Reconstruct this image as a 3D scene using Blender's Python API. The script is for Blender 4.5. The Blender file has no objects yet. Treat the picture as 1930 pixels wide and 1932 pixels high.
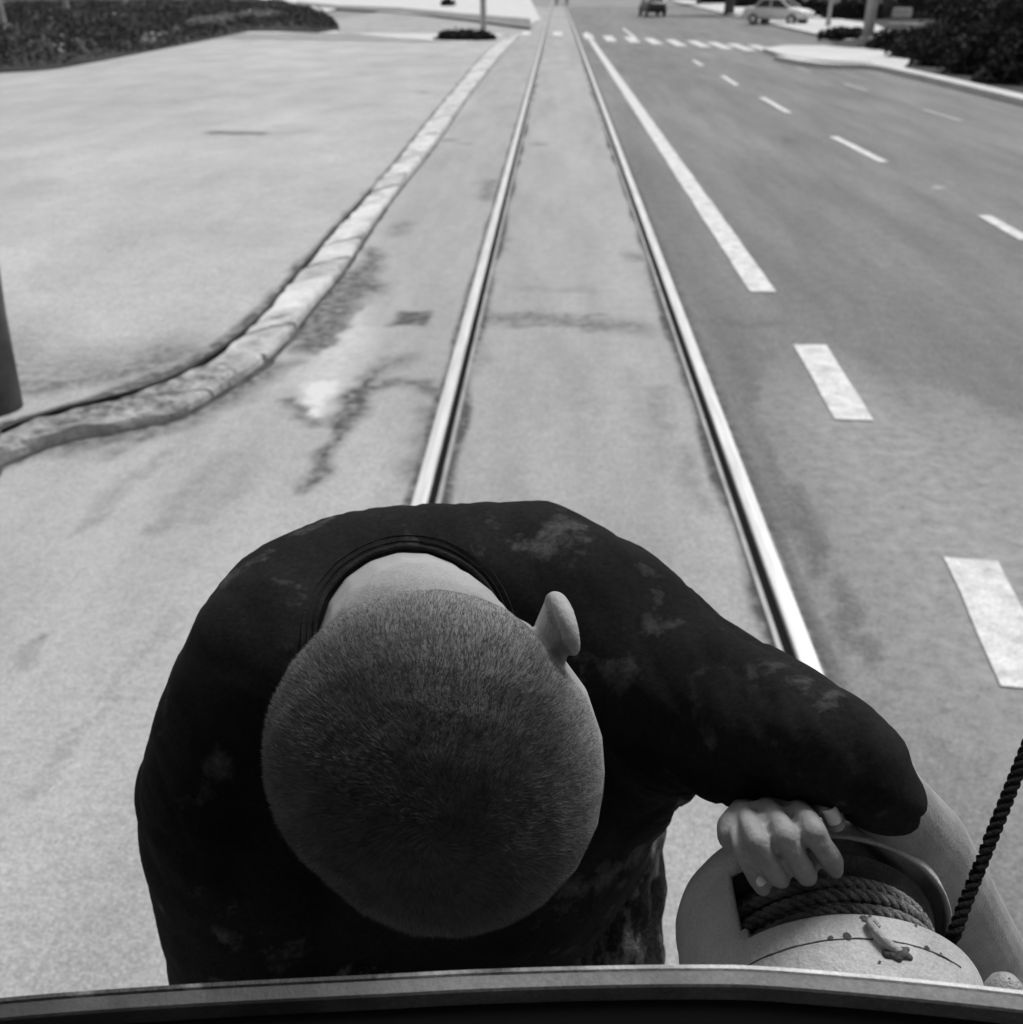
import bpy, bmesh, math, random
import numpy as np
from mathutils import Vector, Matrix, noise
random.seed(7); np.random.seed(7)
R_ = math.radians
scene = bpy.context.scene
col = scene.collection
PI = math.pi

# ------------------------------------------------------------------ camera
CAM = Vector((0, 0, 2.02)); TH = R_(27.7); PS = R_(2.3); F_ = 1900.0; W_ = 1930.0
cf = Vector((-math.sin(PS)*math.cos(TH), math.cos(PS)*math.cos(TH), -math.sin(TH)))
cr = Vector((math.cos(PS), math.sin(PS), 0)); cu = cr.cross(cf)
cd = bpy.data.cameras.new('camera'); cam = bpy.data.objects.new('camera', cd); col.objects.link(cam)
cam.matrix_world = Matrix(((cr.x, cu.x, -cf.x, CAM.x), (cr.y, cu.y, -cf.y, CAM.y), (cr.z, cu.z, -cf.z, CAM.z), (0, 0, 0, 1)))
cd.sensor_fit = 'HORIZONTAL'; cd.sensor_width = 36; cd.lens = 36*F_/W_
cd.clip_start = .01; cd.clip_end = 3000
cd.dof.use_dof = True; cd.dof.focus_distance = .5; cd.dof.aperture_fstop = 15
scene.camera = cam

# ------------------------------------------------------------------ light (a bright hazy day)
SUN_EL, SUN_AZ = 60, 38          # azimuth from +Y towards +X
wd = bpy.data.worlds.new("World"); scene.world = wd; wd.use_nodes = True
nt = wd.node_tree; bg = nt.nodes['Background']
sky = nt.nodes.new('ShaderNodeTexSky'); sky.sky_type = 'NISHITA'; sky.sun_disc = False
sky.sun_elevation = R_(SUN_EL); sky.sun_rotation = R_(SUN_AZ); sky.dust_density = 3; sky.air_density = 1.2
bw = nt.nodes.new('ShaderNodeRGBToBW')
nt.links.new(sky.outputs[0], bw.inputs[0]); nt.links.new(bw.outputs[0], bg.inputs[0]); bg.inputs[1].default_value = .11
sl = bpy.data.lights.new('sun', 'SUN'); sl.energy = 2.0; sl.angle = R_(18); sl.color = (1, 1, 1)
so = bpy.data.objects.new('sun', sl); col.objects.link(so)
sd = Vector((math.sin(R_(SUN_AZ))*math.cos(R_(SUN_EL)), math.cos(R_(SUN_AZ))*math.cos(R_(SUN_EL)), math.sin(R_(SUN_EL))))
so.rotation_euler = sd.to_track_quat('Z', 'Y').to_euler(); so.location = (0, 0, 30)
scene.view_settings.view_transform = 'Standard'; scene.view_settings.look = 'None'
scene.view_settings.exposure = .3; scene.view_settings.gamma = 1

# ------------------------------------------------------------------ helpers
def ray(px, py):
    return (cf + cr*((px-W_/2)/F_) - cu*((py-W_/2)/F_))
def P(px, py, zc): return CAM + ray(px, py)*zc
def G(px, py, z=0.0):
    d = ray(px, py); t = (z-CAM.z)/d.z
    return CAM + d*t
def at_y(px, py, y):
    d = ray(px, py); return CAM + d*((y-CAM.y)/d.y)

def tag(o, label=None, cat=None, group=None, kind=None):
    if label: o['label'] = label
    if cat: o['category'] = cat
    if group: o['group'] = group
    if kind: o['kind'] = kind
    return o
def empty(name, loc, label, cat, group=None, rz=0):
    o = bpy.data.objects.new(name, None); col.objects.link(o); o.location = loc; o.rotation_euler.z = rz
    o.empty_display_size = .2
    return tag(o, label, cat, group)
def link_mesh(name, me, m, parent=None, smooth=False, world=True):
    o = bpy.data.objects.new(name, me); col.objects.link(o)
    if m: me.materials.append(m)
    if parent is not None:
        o.parent = parent
        if world:   # vertices given in world space: the parent only carries translation/rotation
            o.matrix_parent_inverse = Matrix.LocRotScale(parent.location, parent.rotation_euler, None).inverted()
    if smooth:
        me.polygons.foreach_set('use_smooth', [True]*len(me.polygons))
    return o
def obj(name, bm, m, parent=None, smooth=False, world=True):
    me = bpy.data.meshes.new(name); bm.to_mesh(me); bm.free()
    return link_mesh(name, me, m, parent, smooth, world)
def np_mesh(name, verts, faces):
    me = bpy.data.meshes.new(name)
    verts = np.asarray(verts, dtype=np.float32); faces = np.asarray(faces, dtype=np.int32)
    n = faces.shape[1]
    me.vertices.add(len(verts)); me.vertices.foreach_set('co', verts.ravel())
    me.loops.add(faces.size); me.loops.foreach_set('vertex_index', faces.ravel())
    me.polygons.add(len(faces)); me.polygons.foreach_set('loop_start', np.arange(0, faces.size, n, dtype=np.int32))
    me.polygons.foreach_set('loop_total', np.full(len(faces), n, dtype=np.int32))
    me.update(calc_edges=True); me.validate()
    return me
def box(bm, c, s, rot=None, bev=0):
    M = Matrix.Translation(Vector(c)) @ (rot.to_4x4() if rot is not None else Matrix()) @ Matrix.Diagonal((s[0], s[1], s[2], 1))
    r = bmesh.ops.create_cube(bm, size=1, matrix=M)
    if bev:
        es = list({e for v in r['verts'] for e in v.link_edges})
        bmesh.ops.bevel(bm, geom=es, offset=bev, segments=2, affect='EDGES', profile=.6)
def tube(bm, pts, rads, seg=12, cap=True):
    pts = [Vector(p) for p in pts]
    if not hasattr(rads, '__len__'): rads = [rads]*len(pts)
    rings = []
    for i, p in enumerate(pts):
        t = (pts[min(i+1, len(pts)-1)]-pts[max(i-1, 0)]).normalized()
        a = Vector((0, 0, 1)) if abs(t.z) < .9 else Vector((1, 0, 0))
        u = t.cross(a).normalized(); v = t.cross(u)
        rings.append([bm.verts.new(p+(u*math.cos(2*PI*k/seg)+v*math.sin(2*PI*k/seg))*rads[i]) for k in range(seg)])
    for i in range(len(rings)-1):
        for k in range(seg):
            bm.faces.new((rings[i][k], rings[i][(k+1) % seg], rings[i+1][(k+1) % seg], rings[i+1][k]))
    if cap:
        bm.faces.new(rings[0][::-1]); bm.faces.new(rings[-1])
def smoothcurve(pts, n=6):
    pts = [Vector(p) for p in pts]; out = []
    for i in range(len(pts)-1):
        p0, p1, p2, p3 = pts[max(i-1, 0)], pts[i], pts[i+1], pts[min(i+2, len(pts)-1)]
        for k in range(n):
            t = k/n
            out.append(.5*((2*p1)+(p2-p0)*t+(2*p0-5*p1+4*p2-p3)*t*t+(3*p1-p0-3*p2+p3)*t**3))
    out.append(pts[-1]); return out
def lathe(bm, prof, M, seg=48, skip=None):
    """prof: (axial, radius) list; M maps (axial=z) frame into world"""
    rings = []
    for a, r in prof:
        rings.append([bm.verts.new(M @ Vector((r*math.sin(2*PI*k/seg), r*math.cos(2*PI*k/seg), a))) for k in range(seg)])
    for i in range(len(rings)-1):
        for k in range(seg):
            if skip and skip(i, k): continue
            bm.faces.new((rings[i][k], rings[i][(k+1) % seg], rings[i+1][(k+1) % seg], rings[i+1][k]))
    return rings
def blob_mesh(name, chains, voxel, smooth_it=6, extra=None):
    """union of overlapping balls along chains -> one continuous surface"""
    bm = bmesh.new()
    base = bmesh.new(); bmesh.ops.create_icosphere(base, subdivisions=3, radius=1)
    bv = np.array([v.co[:] for v in base.verts]); bf = np.array([[v.index for v in f.verts] for f in base.faces]); base.free()
    V = []; Fc = []; n = 0
    for ch in chains:
        for i in range(len(ch)):
            p, r = Vector(ch[i][0]), ch[i][1]
            if i == len(ch)-1: steps = [(p, r)]
            else:
                q, s = Vector(ch[i+1][0]), ch[i+1][1]
                k = max(1, int((q-p).length/(.22*min(r, s)))+1)
                steps = [(p.lerp(q, t/k), r+(s-r)*t/k) for t in range(k)]
            for c, rr in steps:
                V.append(bv*rr+np.array(c[:])); Fc.append(bf+n); n += len(bv)
    if extra:
        for c, axes in extra:      # ellipsoids: centre, 3 axis vectors
            A = np.array([a[:] for a in axes])
            V.append(bv @ A + np.array(c[:])); Fc.append(bf+n); n += len(bv)
    me = np_mesh(name, np.concatenate(V), np.concatenate(Fc)); bm.free()
    o = bpy.data.objects.new('tmp', me); col.objects.link(o)
    m = o.modifiers.new('r', 'REMESH'); m.mode = 'VOXEL'; m.voxel_size = voxel; m.adaptivity = 0
    s = o.modifiers.new('s', 'SMOOTH'); s.factor = .5; s.iterations = smooth_it
    dg = bpy.context.evaluated_depsgraph_get()
    out = bpy.data.meshes.new_from_object(o.evaluated_get(dg)); out.name = name
    bpy.data.objects.remove(o); bpy.data.meshes.remove(me)
    return out
def get_co(me):
    a = np.empty(len(me.vertices)*3, dtype=np.float32); me.vertices.foreach_get('co', a); return a.reshape(-1, 3)
def get_no(me):
    a = np.empty(len(me.vertices)*3, dtype=np.float32); me.vertices.foreach_get('normal', a); return a.reshape(-1, 3)
def set_co(me, a): me.vertices.foreach_set('co', a.astype(np.float32).ravel()); me.update()

# ------------------------------------------------------------------ materials (a grey world)
def mat(name, c=.3, rough=.8, metal=0, c2=None, scale=10, detail=6, stretch=(1, 1, 1), bump=0, bscale=80, spec=.4,
        contrast=(.35, .65), speck=0, speckscale=400, attr=None, attr_lo=.06, attr_hi=.6, island=0, sheen=0, coords='Object', s2=None, speck2=None):
    m = bpy.data.materials.new(name); m.use_nodes = True; nt = m.node_tree; L = nt.links
    b = nt.nodes['Principled BSDF']; b.inputs['Roughness'].default_value = rough; b.inputs['Metallic'].default_value = metal
    b.inputs['Specular IOR Level'].default_value = spec
    if sheen: b.inputs['Sheen Weight'].default_value = sheen; b.inputs['Sheen Roughness'].default_value = .5
    tc = nt.nodes.new('ShaderNodeTexCoord'); mp = nt.nodes.new('ShaderNodeMapping'); mp.inputs['Scale'].default_value = stretch
    L.new(tc.outputs[coords], mp.inputs[0])
    def val(v): 
        n = nt.nodes.new('ShaderNodeValue'); n.outputs[0].default_value = v; return n.outputs[0]
    def math_(op, a, b2):
        n = nt.nodes.new('ShaderNodeMath'); n.operation = op
        for i, x in enumerate((a, b2)):
            if isinstance(x, (int, float)): n.inputs[i].default_value = x
            else: L.new(x, n.inputs[i])
        return n.outputs[0]
    def noise_(sc, det, vec=None, rough_=.6):
        n = nt.nodes.new('ShaderNodeTexNoise'); n.inputs['Scale'].default_value = sc; n.inputs['Detail'].default_value = det
        n.inputs['Roughness'].default_value = rough_; L.new(vec or mp.outputs[0], n.inputs['Vector']); return n.outputs['Fac']
    cur = val(c)
    if c2 is not None:
        mr = nt.nodes.new('ShaderNodeMapRange'); L.new(noise_(scale, detail), mr.inputs[0])
        mr.inputs[1].default_value, mr.inputs[2].default_value = contrast
        mr.inputs[3].default_value, mr.inputs[4].default_value = c, c2
        cur = mr.outputs[0]
    if s2:      # second broad variation (scale, amount)
        mr = nt.nodes.new('ShaderNodeMapRange'); L.new(noise_(s2[0], 3), mr.inputs[0])
        mr.inputs[1].default_value, mr.inputs[2].default_value = .3, .7
        mr.inputs[3].default_value, mr.inputs[4].default_value = 1-s2[1], 1+s2[1]
        cur = math_('MULTIPLY', cur, mr.outputs[0])
    if speck:
        mr = nt.nodes.new('ShaderNodeMapRange'); L.new(noise_(speckscale, 2, tc.outputs[coords]), mr.inputs[0])
        mr.inputs[1].default_value, mr.inputs[2].default_value = .3, .7
        mr.inputs[3].default_value, mr.inputs[4].default_value = 1-speck, 1+speck
        cur = math_('MULTIPLY', cur, mr.outputs[0])
    if speck2:
        for sc_, am_ in speck2:
            mr = nt.nodes.new('ShaderNodeMapRange'); L.new(noise_(sc_, 3, tc.outputs[coords], .75), mr.inputs[0])
            mr.inputs[1].default_value, mr.inputs[2].default_value = .34, .66
            mr.inputs[3].default_value, mr.inputs[4].default_value = 1-am_, 1+am_
            cur = math_('MULTIPLY', cur, mr.outputs[0])
    if attr:    # painted dirt, and shade on the window sill: >0 dark, <0 pale
        at = nt.nodes.new('ShaderNodeAttribute'); at.attribute_name = attr
        n2 = noise_(14, 6, tc.outputs[coords]); n2 = math_('ADD', math_('MULTIPLY', n2, 3.2), -.6)
        k = math_('MULTIPLY', at.outputs['Fac'], n2)
        dk = nt.nodes.new('ShaderNodeMix'); dk.data_type = 'FLOAT'; dk.clamp_factor = True
        L.new(k, dk.inputs[0]); L.new(cur, dk.inputs[2]); dk.inputs[3].default_value = attr_lo
        lt = nt.nodes.new('ShaderNodeMix'); lt.data_type = 'FLOAT'; lt.clamp_factor = True
        L.new(math_('MULTIPLY', k, -1), lt.inputs[0]); L.new(dk.outputs[0], lt.inputs[2]); lt.inputs[3].default_value = attr_hi
        cur = lt.outputs[0]
    if island:
        g = nt.nodes.new('ShaderNodeNewGeometry')
        mr = nt.nodes.new('ShaderNodeMapRange'); L.new(g.outputs['Random Per Island'], mr.inputs[0])
        mr.inputs[3].default_value, mr.inputs[4].default_value = 1-island, 1+island
        cur = math_('MULTIPLY', cur, mr.outputs[0])
    cc = nt.nodes.new('ShaderNodeCombineColor')
    for i in range(3): L.new(cur, cc.inputs[i])
    L.new(cc.outputs[0], b.inputs['Base Color'])
    if bump:
        bn = nt.nodes.new('ShaderNodeBump'); bn.inputs['Strength'].default_value = bump; bn.inputs['Distance'].default_value = .01
        L.new(noise_(bscale, 6, tc.outputs[coords]), bn.inputs['Height']); L.new(bn.outputs[0], b.inputs['Normal'])
    return m
M = {}
M['bed'] = mat('bed', .30, .9, c2=.385, scale=2.6, stretch=(1, .16, 1), detail=12, bump=.35, bscale=160, speck=.3, speckscale=120, speck2=((38, .16), (9, .07)), attr='stain_shade', attr_lo=.07, attr_hi=.62, contrast=(.32, .68), s2=(.35, .12))
M['pave'] = mat('pave', .35, .9, c2=.455, scale=1.4, stretch=(.7, .35, 1), detail=12, bump=.35, bscale=120, speck=.3, speckscale=90, speck2=((30, .13), (7, .06)), attr='stain_shade', attr_lo=.08, contrast=(.32, .68), s2=(.2, .12))
M['road'] = mat('road', .145, .85, c2=.22, scale=2.4, stretch=(1, .12, 1), detail=12, bump=.4, bscale=160, speck=.4, speckscale=110, speck2=((38, .22), (8, .12)), attr='stain_shade', attr_lo=.06, attr_hi=.42, contrast=(.32, .7), s2=(.4, .18))
M['earth'] = mat('earth', .2, .95, c2=.3, scale=.3, detail=8)
M['farpave'] = mat('farpave', .5, .9, c2=.62, scale=.8, detail=8, speck=.1, speckscale=30)
M['paint'] = mat('paint', .40, .7, c2=.68, scale=9, detail=9, speck=.2, speckscale=90, contrast=(.3, .6), bump=.2)
M['kerb'] = mat('kerb', .36, .85, c2=.66, scale=4, detail=9, bump=.8, bscale=30, speck=.15, speckscale=120, attr='stain_shade', attr_lo=.1, contrast=(.3, .62))
M['groove'] = mat('groove', .012, .95, spec=.05)
M['dirt'] = mat('dirt', .035, .95, c2=.1, scale=8, detail=6)
M['railhead'] = mat('railhead', .52, .45, metal=.35, c2=.74, scale=6, stretch=(8, .3, 1), detail=6, spec=.6)
M['railiron'] = mat('railiron', .24, .5, metal=.3, c2=.4, scale=10, stretch=(4, .4, 1), detail=6, spec=.5)
M['grass'] = mat('grass', .022, .9, c2=.045, scale=.6, detail=9, bump=.8, bscale=9)
M['leaf'] = mat('leaf', .055, .8, c2=.085, scale=1.5, island=.3, spec=.2)
M['leafdark'] = mat('leafdark', .028, .8, c2=.045, scale=1.5, island=.5, spec=.1)
M['leaflight'] = mat('leaflight', .26, .7, c2=.36, scale=1.5, island=.4, spec=.2)
M['bark'] = mat('bark', .06, .9, c2=.13, scale=5, detail=8, bump=.8, bscale=20)
M['palebark'] = mat('palebark', .32, .9, c2=.46, scale=4, detail=8, bump=.6, bscale=20)
M['concrete'] = mat('concrete', .38, .85, c2=.5, scale=5, detail=8, bump=.3)
M['palepole'] = mat('palepole', .36, .6, c2=.46, scale=4)
M['darkpole'] = mat('darkpole', .06, .8, c2=.11, scale=6)
M['white'] = mat('white', .75, .4, c2=.82, scale=3)
M['carwhite'] = mat('carwhite', .72, .3, spec=.6, c2=.78, scale=2)
M['cardark'] = mat('cardark', .04, .35, spec=.6)
M['rubber'] = mat('rubber', .02, .8)
M['glass'] = mat('glass', .02, .08, spec=.7)
M['chrome'] = mat('chrome', .6, .25, metal=1)
M['skin'] = mat('skin', .30, .6, c2=.40, scale=14, detail=8, bump=.2, bscale=420, spec=.32, speck=.08, speckscale=500)
M['hair'] = mat('hair', .06, .55, island=.8, spec=.5)
M['shirt'] = mat('shirt', .015, .95, c2=.10, scale=26, detail=9, bump=.15, bscale=500, spec=.05, contrast=(.575, .76), speck=.25, speckscale=300, sheen=.01, s2=(7, .5))
M['collar'] = mat('collar', .014, .95, c2=.026, scale=60, bump=.5, bscale=500, spec=.08, sheen=.03)
M['trousers'] = mat('trousers', .02, .9, c2=.22, scale=24, stretch=(1.6, 1.2, .7), detail=7, bump=.9, bscale=70, spec=.1, contrast=(.5, .66), speck=.3, speckscale=300)
M['nail'] = mat('nail', .62, .35, spec=.5, c2=.68, scale=60)
M['eye'] = mat('eye', .7, .2)
M['shoe'] = mat('shoe', .03, .6)
M['casing'] = mat('casing', .34, .55, c2=.46, scale=18, detail=9, bump=.3, bscale=160, spec=.35, speck=.14, speckscale=700, contrast=(.34, .56))
M['casingin'] = mat('casingin', .03, .6, c2=.09, scale=30, detail=8, bump=.5, bscale=150)
M['rust'] = mat('rust', .05, .9, c2=.12, scale=60, bump=.6, bscale=200)
M['ironbit'] = mat('ironbit', .28, .55, c2=.45, scale=80, bump=.4, bscale=300, metal=.2)
M['rope'] = mat('rope', .16, .8, c2=.42, scale=90, bump=.8, bscale=500, spec=.3)
M['ropedark'] = mat('ropedark', .012, .9, c2=.03, scale=90, bump=.8, bscale=500, spec=.1)
M['sill'] = mat('sill', .10, .6, c2=.2, scale=26, detail=9, bump=.15, bscale=500, attr='stain_shade', attr_lo=.035, stretch=(.6, 1, 1), speck=.2, speckscale=500)
M['sill_highlight'] = mat('sill_highlight', .6, .5, attr='stain_shade', attr_lo=.03, c2=.8, scale=30, detail=8, bump=.4, bscale=260)
M['inside'] = mat('inside', .006, .9, spec=.05)
M['trampaint'] = mat('trampaint', .3, .4, c2=.36, scale=4, spec=.5)

# ------------------------------------------------------------------ the ground
def seg_d(x, y, pts):
    d = np.full(x.shape, 1e9)
    for (ax, ay), (bx, by) in zip(pts[:-1], pts[1:]):
        vx, vy = bx-ax, by-ay; L2 = vx*vx+vy*vy+1e-9
        t = np.clip(((x-ax)*vx+(y-ay)*vy)/L2, 0, 1)
        d = np.minimum(d, np.hypot(x-ax-t*vx, y-ay-t*vy))
    return d
def poly_in(x, y, pts):
    ins = np.zeros(x.shape, bool); n = len(pts); j = n-1
    for i in range(n):
        xi, yi = pts[i]; xj, yj = pts[j]
        c = ((yi > y) != (yj > y)) & (x < (xj-xi)*(y-yi)/(yj-yi+1e-12)+xi); ins ^= c; j = i
    return ins
def gp(pts, z=0): return [tuple(G(a, b, z)[:2]) for a, b in pts]
def wob(x, y, s, a):     # cheap warp
    return a*(np.sin(x*s*1.7+np.sin(y*s*1.3)*1.9)+.6*np.sin(y*s*2.9+x*s*.9)+.4*np.sin(x*s*6.1-y*s*4.3))
STAINS = [  # (kind, pixels on the photo's ground, half width m, softness m, strength)
    ('line', [(555,640),(600,590),(650,520)], .06, .08, .9),
    ('poly', [(545,660),(600,592),(655,515),(700,480),(720,500),(640,640),(600,672)], 0, .10, .75),
    ('poly', [(700,465),(722,480),(700,520),(728,540),(725,552),(650,548),(660,520)], 0, .10, .8),
    ('poly', [(752,586),(812,585),(800,616),(738,613)], 0, .025, .95),
    ('line', [(588,915),(615,860),(650,800),(668,770),(678,735),(700,712)], .035, .04, .95),
    ('line', [(650,800),(668,770),(678,735)], .07, .05, .8),
    ('line', [(678,735),(740,722),(790,722),(815,735),(845,730)], .05, .06, .8),
    ('line', [(700,712),(730,690),(770,670)], .07, .09, .6),
    ('line', [(535,755),(570,775),(600,800)], .04, .04, .7),
    ('poly', [(570,725),(628,715),(630,745),(600,785),(575,760)], 0, .07, -1.3),
    ('poly', [(610,640),(690,580),(700,640),(660,700),(640,730),(560,722)], 0, .15, -.5),
    ('line', [(912,602),(1000,598),(1060,603),(1190,618)], .13, .14, .55),
    ('line', [(990,545),(1100,545)], .08, .1, .22),
    ('line', [(1300,595),(1350,600),(1420,604)], .10, .12, .6),
    ('line', [(925,340),(915,375)], .07, .12, .6), ('line', [(945,440),(938,470)], .06, .1, .5),
    ('line', [(1195,480),(1215,490)], .08, .1, .5), ('line', [(1235,730),(1250,800)], .05, .08, .4),
    ('line', [(845,262),(850,264)], .09, .1, .6), ('line', [(1015,270),(1018,272)], .09, .1, .5), ('line', [(875,270),(880,270)], .08, .1, .5),
    ('line', [(760,420),(745,440)], .08, .1, .4), ('line', [(1290,850),(1330,960)], .04, .06, .35),
    ('line', [(815,770),(800,830),(780,900)], .05, .07, .5), ('line', [(905,650),(895,700)], .06, .08, .35),
    ('line', [(1020,118),(1110,118)], .15, .3, .3),
    ('line', [(30,1270),(100,1195)], .02, .04, .45), ('line', [(205,860),(235,835)], .04, .06, .5),
    ('line', [(120,850),(230,822),(330,795),(440,745),(520,690)], .09, .12, .75), ('poly', [(250,830),(330,800),(320,812),(250,838)], 0, .05, .9), ('line', [(0,880),(60,850),(150,835)], .06, .08, .8),
    ('line', [(270,905),(320,850)], .015, .05, .4), ('line', [(140,1010),(240,900)], .03, .10, .3), ('line', [(300,1000),(420,860)], .04, .10, .25),
    ('line', [(60,1500),(330,1150)], .03, .08, .18), ('line', [(380,980),(470,880)], .03, .08, .22), ('line', [(960,900),(990,1000)], .03, .10, .22),
    ('line', [(1040,640),(1080,700),(1100,760)], .06, .14, .2), ('line', [(1180,700),(1260,880)], .04, .10, .25), ('line', [(1130,960),(1240,1050)], .04, .1, .2),
    ('poly', [(0,1300),(0,960),(260,900),(420,1000),(330,1200),(200,1500),(0,1700)], 0, .5, -.12), ('line', [(20,1195),(26,1196)], .009, .012, .6), ('line', [(1600,1250),(1640,1330)], .02, .05, -.5),
]
STAIN_PAVE = [
    ('line', [(415,261),(487,262)], .16, .12, .85), ('line', [(515,264),(575,258)], .06, .2, .3),
    ('line', [(795,181),(800,182)], .1, .15, .6), ('line', [(-50,770),(60,755),(150,745),(260,722),(330,690)], .14, .25, .8), ('poly', [(-100,560),(20,640),(120,690),(260,690),(330,670),(300,720),(100,765),(-100,800)], 0, .5, .5),
    ('line', [(350,450),(480,470)], .25, .5, .12), ('line', [(80,360),(40,380)], .15, .3, .2),
]
STAIN_ROAD = [
    ('line', [(1488,260),(1492,275)], .12, .1, .55), ('line', [(1640,560),(1930,760)], .2, .5, .2),
    ('line', [(1180,240),(1300,480),(1420,800),(1560,1100)], .10, .35, .3), ('line', [(1450,300),(1760,700)], .25, .5, .2),
    ('line', [(1765,350),(1768,352)], .05, .05, -.9), ('line', [(1310,600),(1450,610)], .1, .15, .4),
    ('line', [(1330,110),(1600,180)], .3, .8, .3), ('line', [(1560,340),(1930,560)], .5, .9, .18),
    ('line', [(1480,900),(1600,1160),(1640,1240)], .05, .1, .35),
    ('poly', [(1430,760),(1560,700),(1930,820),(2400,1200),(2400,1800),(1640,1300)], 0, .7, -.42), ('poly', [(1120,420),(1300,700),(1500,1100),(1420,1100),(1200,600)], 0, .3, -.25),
]
STAINS += [('line', [(918+k*11.5, 588+abs(k-9)*.4), (915+k*11.8, 612+k*.6)], .006, .018, .85+.2*math.sin(k*2.1)) for k in range(24)]
def paint(x, y, stains):
    out = np.zeros(x.shape)
    wx = x+wob(x, y, 6, .018); wy = y+wob(y, x, 5, .03)
    for kind, pts, hw, soft, s in stains:
        g = gp(pts)
        if kind == 'line': d = seg_d(wx, wy, g)-hw
        else:
            d = seg_d(wx, wy, g+[g[0]]); d = np.where(poly_in(wx, wy, g), -d, d)
        v = np.clip(.5-d/(2*soft), 0, 1); v = v*v*(3-2*v)*s
        out = np.where(np.abs(v) > np.abs(out), v, out)
    return out
def set_attr(me, name, vals):
    a = me.attributes.new(name, 'FLOAT', 'POINT'); a.data.foreach_set('value', np.asarray(vals, np.float32))
def grid_sheet(name, X, Y, Z, m, stains=None, extra=None):
    ny, nx = X.shape
    v = np.stack([X, Y, Z], -1).reshape(-1, 3)
    idx = np.arange(nx*ny).reshape(ny, nx)
    f = np.stack([idx[:-1, :-1], idx[:-1, 1:], idx[1:, 1:], idx[1:, :-1]], -1).reshape(-1, 4)
    me = np_mesh(name, v, f)
    s = np.zeros(len(v))
    if stains: s = paint(v[:, 0], v[:, 1], stains)
    if extra is not None: 
        e = extra(v[:, 0], v[:, 1]); s = np.where(np.abs(e) > np.abs(s), e, s)
    set_attr(me, 'stain_shade', s)
    o = link_mesh(name, me, m); tag(o, kind='structure'); return o

# track geometry: rails run along +Y
XL = sum(G(*p).x for p in [(970,282),(880,600),(812,880)])/3
XR = sum(G(*p).x for p in [(1168,282),(1330,740),(1420,960)])/3
print('rails', XL, XR, 'gauge', XR-XL)
ys = np.concatenate([np.arange(.2, 9, .03), np.arange(9, 22, .09), np.arange(22, 110, .6)])
def rail_dirt(x, y):
    n = np.array([noise.noise(Vector((a*3, b*1.3, 0))) for a, b in zip(x, y)])
    out = np.zeros(x.shape)
    for xc, sgn in ((XL, 1), (XR, -1)):
        din = (x-xc)*sgn                        # towards the track centre
        w = .142+.05*np.clip(n, -.6, 1)
        v = np.clip((w-np.where(din > 0, din, 9))/.04, 0, 1)*(.85+.6*n)
        v2 = np.clip((.085+.03*n-np.where(din <= 0, -din, 9))/.025, 0, 1)*.75
        out = np.maximum(out, np.maximum(v, v2))
    return np.clip(out, 0, 1.2)
xs = np.concatenate([np.linspace(-14, -3.6, 30), np.arange(-3.5, XL-.16, .035), np.arange(XL-.16, XL+.2, .012), np.arange(XL+.21, XR-.2, .035), np.arange(XR-.2, XR+.06, .012)])
X, Y = np.meshgrid(xs, ys)
hz = np.where((np.abs(X-(XL+.052)) < .026) | (np.abs(X-(XR-.052)) < .026), -.04, 0.0)
grid_sheet('track_bed', X, Y, hz, M['bed'], STAINS, rail_dirt)
xr_edge = xs[-1]
# road, to the right of the track
xs = np.concatenate([np.arange(xr_edge, 6, .06), np.linspace(6, 60, 60)])
ys2 = np.concatenate([np.arange(.2, 14, .08), np.arange(14, 110, .8)])
X, Y = np.meshgrid(xs, ys2)
grid_sheet('road', X, Y, X*0-.002, M['road'], STAIN_ROAD, lambda x, y: np.clip((.10-(x-XR))/.03, 0, 1)*.7)
# big ground sheet reaching the horizon
bm = bmesh.new()
vs = [bm.verts.new(v) for v in ((-1500, -1500, -.05), (1500, -1500, -.05), (1500, 1500, -.05), (-1500, 1500, -.05))]; bm.faces.new(vs)
tag(obj('ground', bm, M['earth']), kind='structure')

# ------------------------------------------------------------------ kerb and left pavement
KL = [(968,66),(925,90),(850,175),(780,260),(740,310),(690,366),(630,428),(585,480),(540,530),(490,590),(435,636),(370,680),(310,710),(240,735),(100,768),(0,800),(-150,850)]
KR = [(984,66),(950,100),(890,175),(825,270),(750,365),(705,428),(650,513),(595,578),(555,633),(500,688),(435,733),(350,783),(250,810),(150,828),(75,850),(0,880),(-150,930)]
KZ = .09
lpts = [Vector(G(a, b, KZ)) for a, b in KL]; rpts = [Vector(G(a, b, 0)) for a, b in KR]
for dx, dy in ((-2.5, -.35), (-6, -.5), (-14, -.6)):
    lpts.append(Vector((lpts[16].x+dx, lpts[16].y+dy, KZ))); rpts.append(Vector((rpts[16].x+dx, rpts[16].y+dy, 0)))
lc = smoothcurve(lpts, 8)
rc = smoothcurve(rpts, 8)
def resample(c, n):
    L = [0]
    for a, b in zip(c[:-1], c[1:]): L.append(L[-1]+(b-a).length)
    out = []; j = 0
    for i in range(n):
        t = L[-1]*i/(n-1)
        while j < len(L)-2 and L[j+1] < t: j += 1
        u = (t-L[j])/max(1e-9, L[j+1]-L[j]); out.append(c[j].lerp(c[j+1], u))
    return out, L[-1]
_, LL = resample(lc, 10)
NB = int(LL/.6)
lr, _ = resample(lc, NB*6+1); rr, _ = resample(rc, NB*6+1)
bm = bmesh.new()
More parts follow.
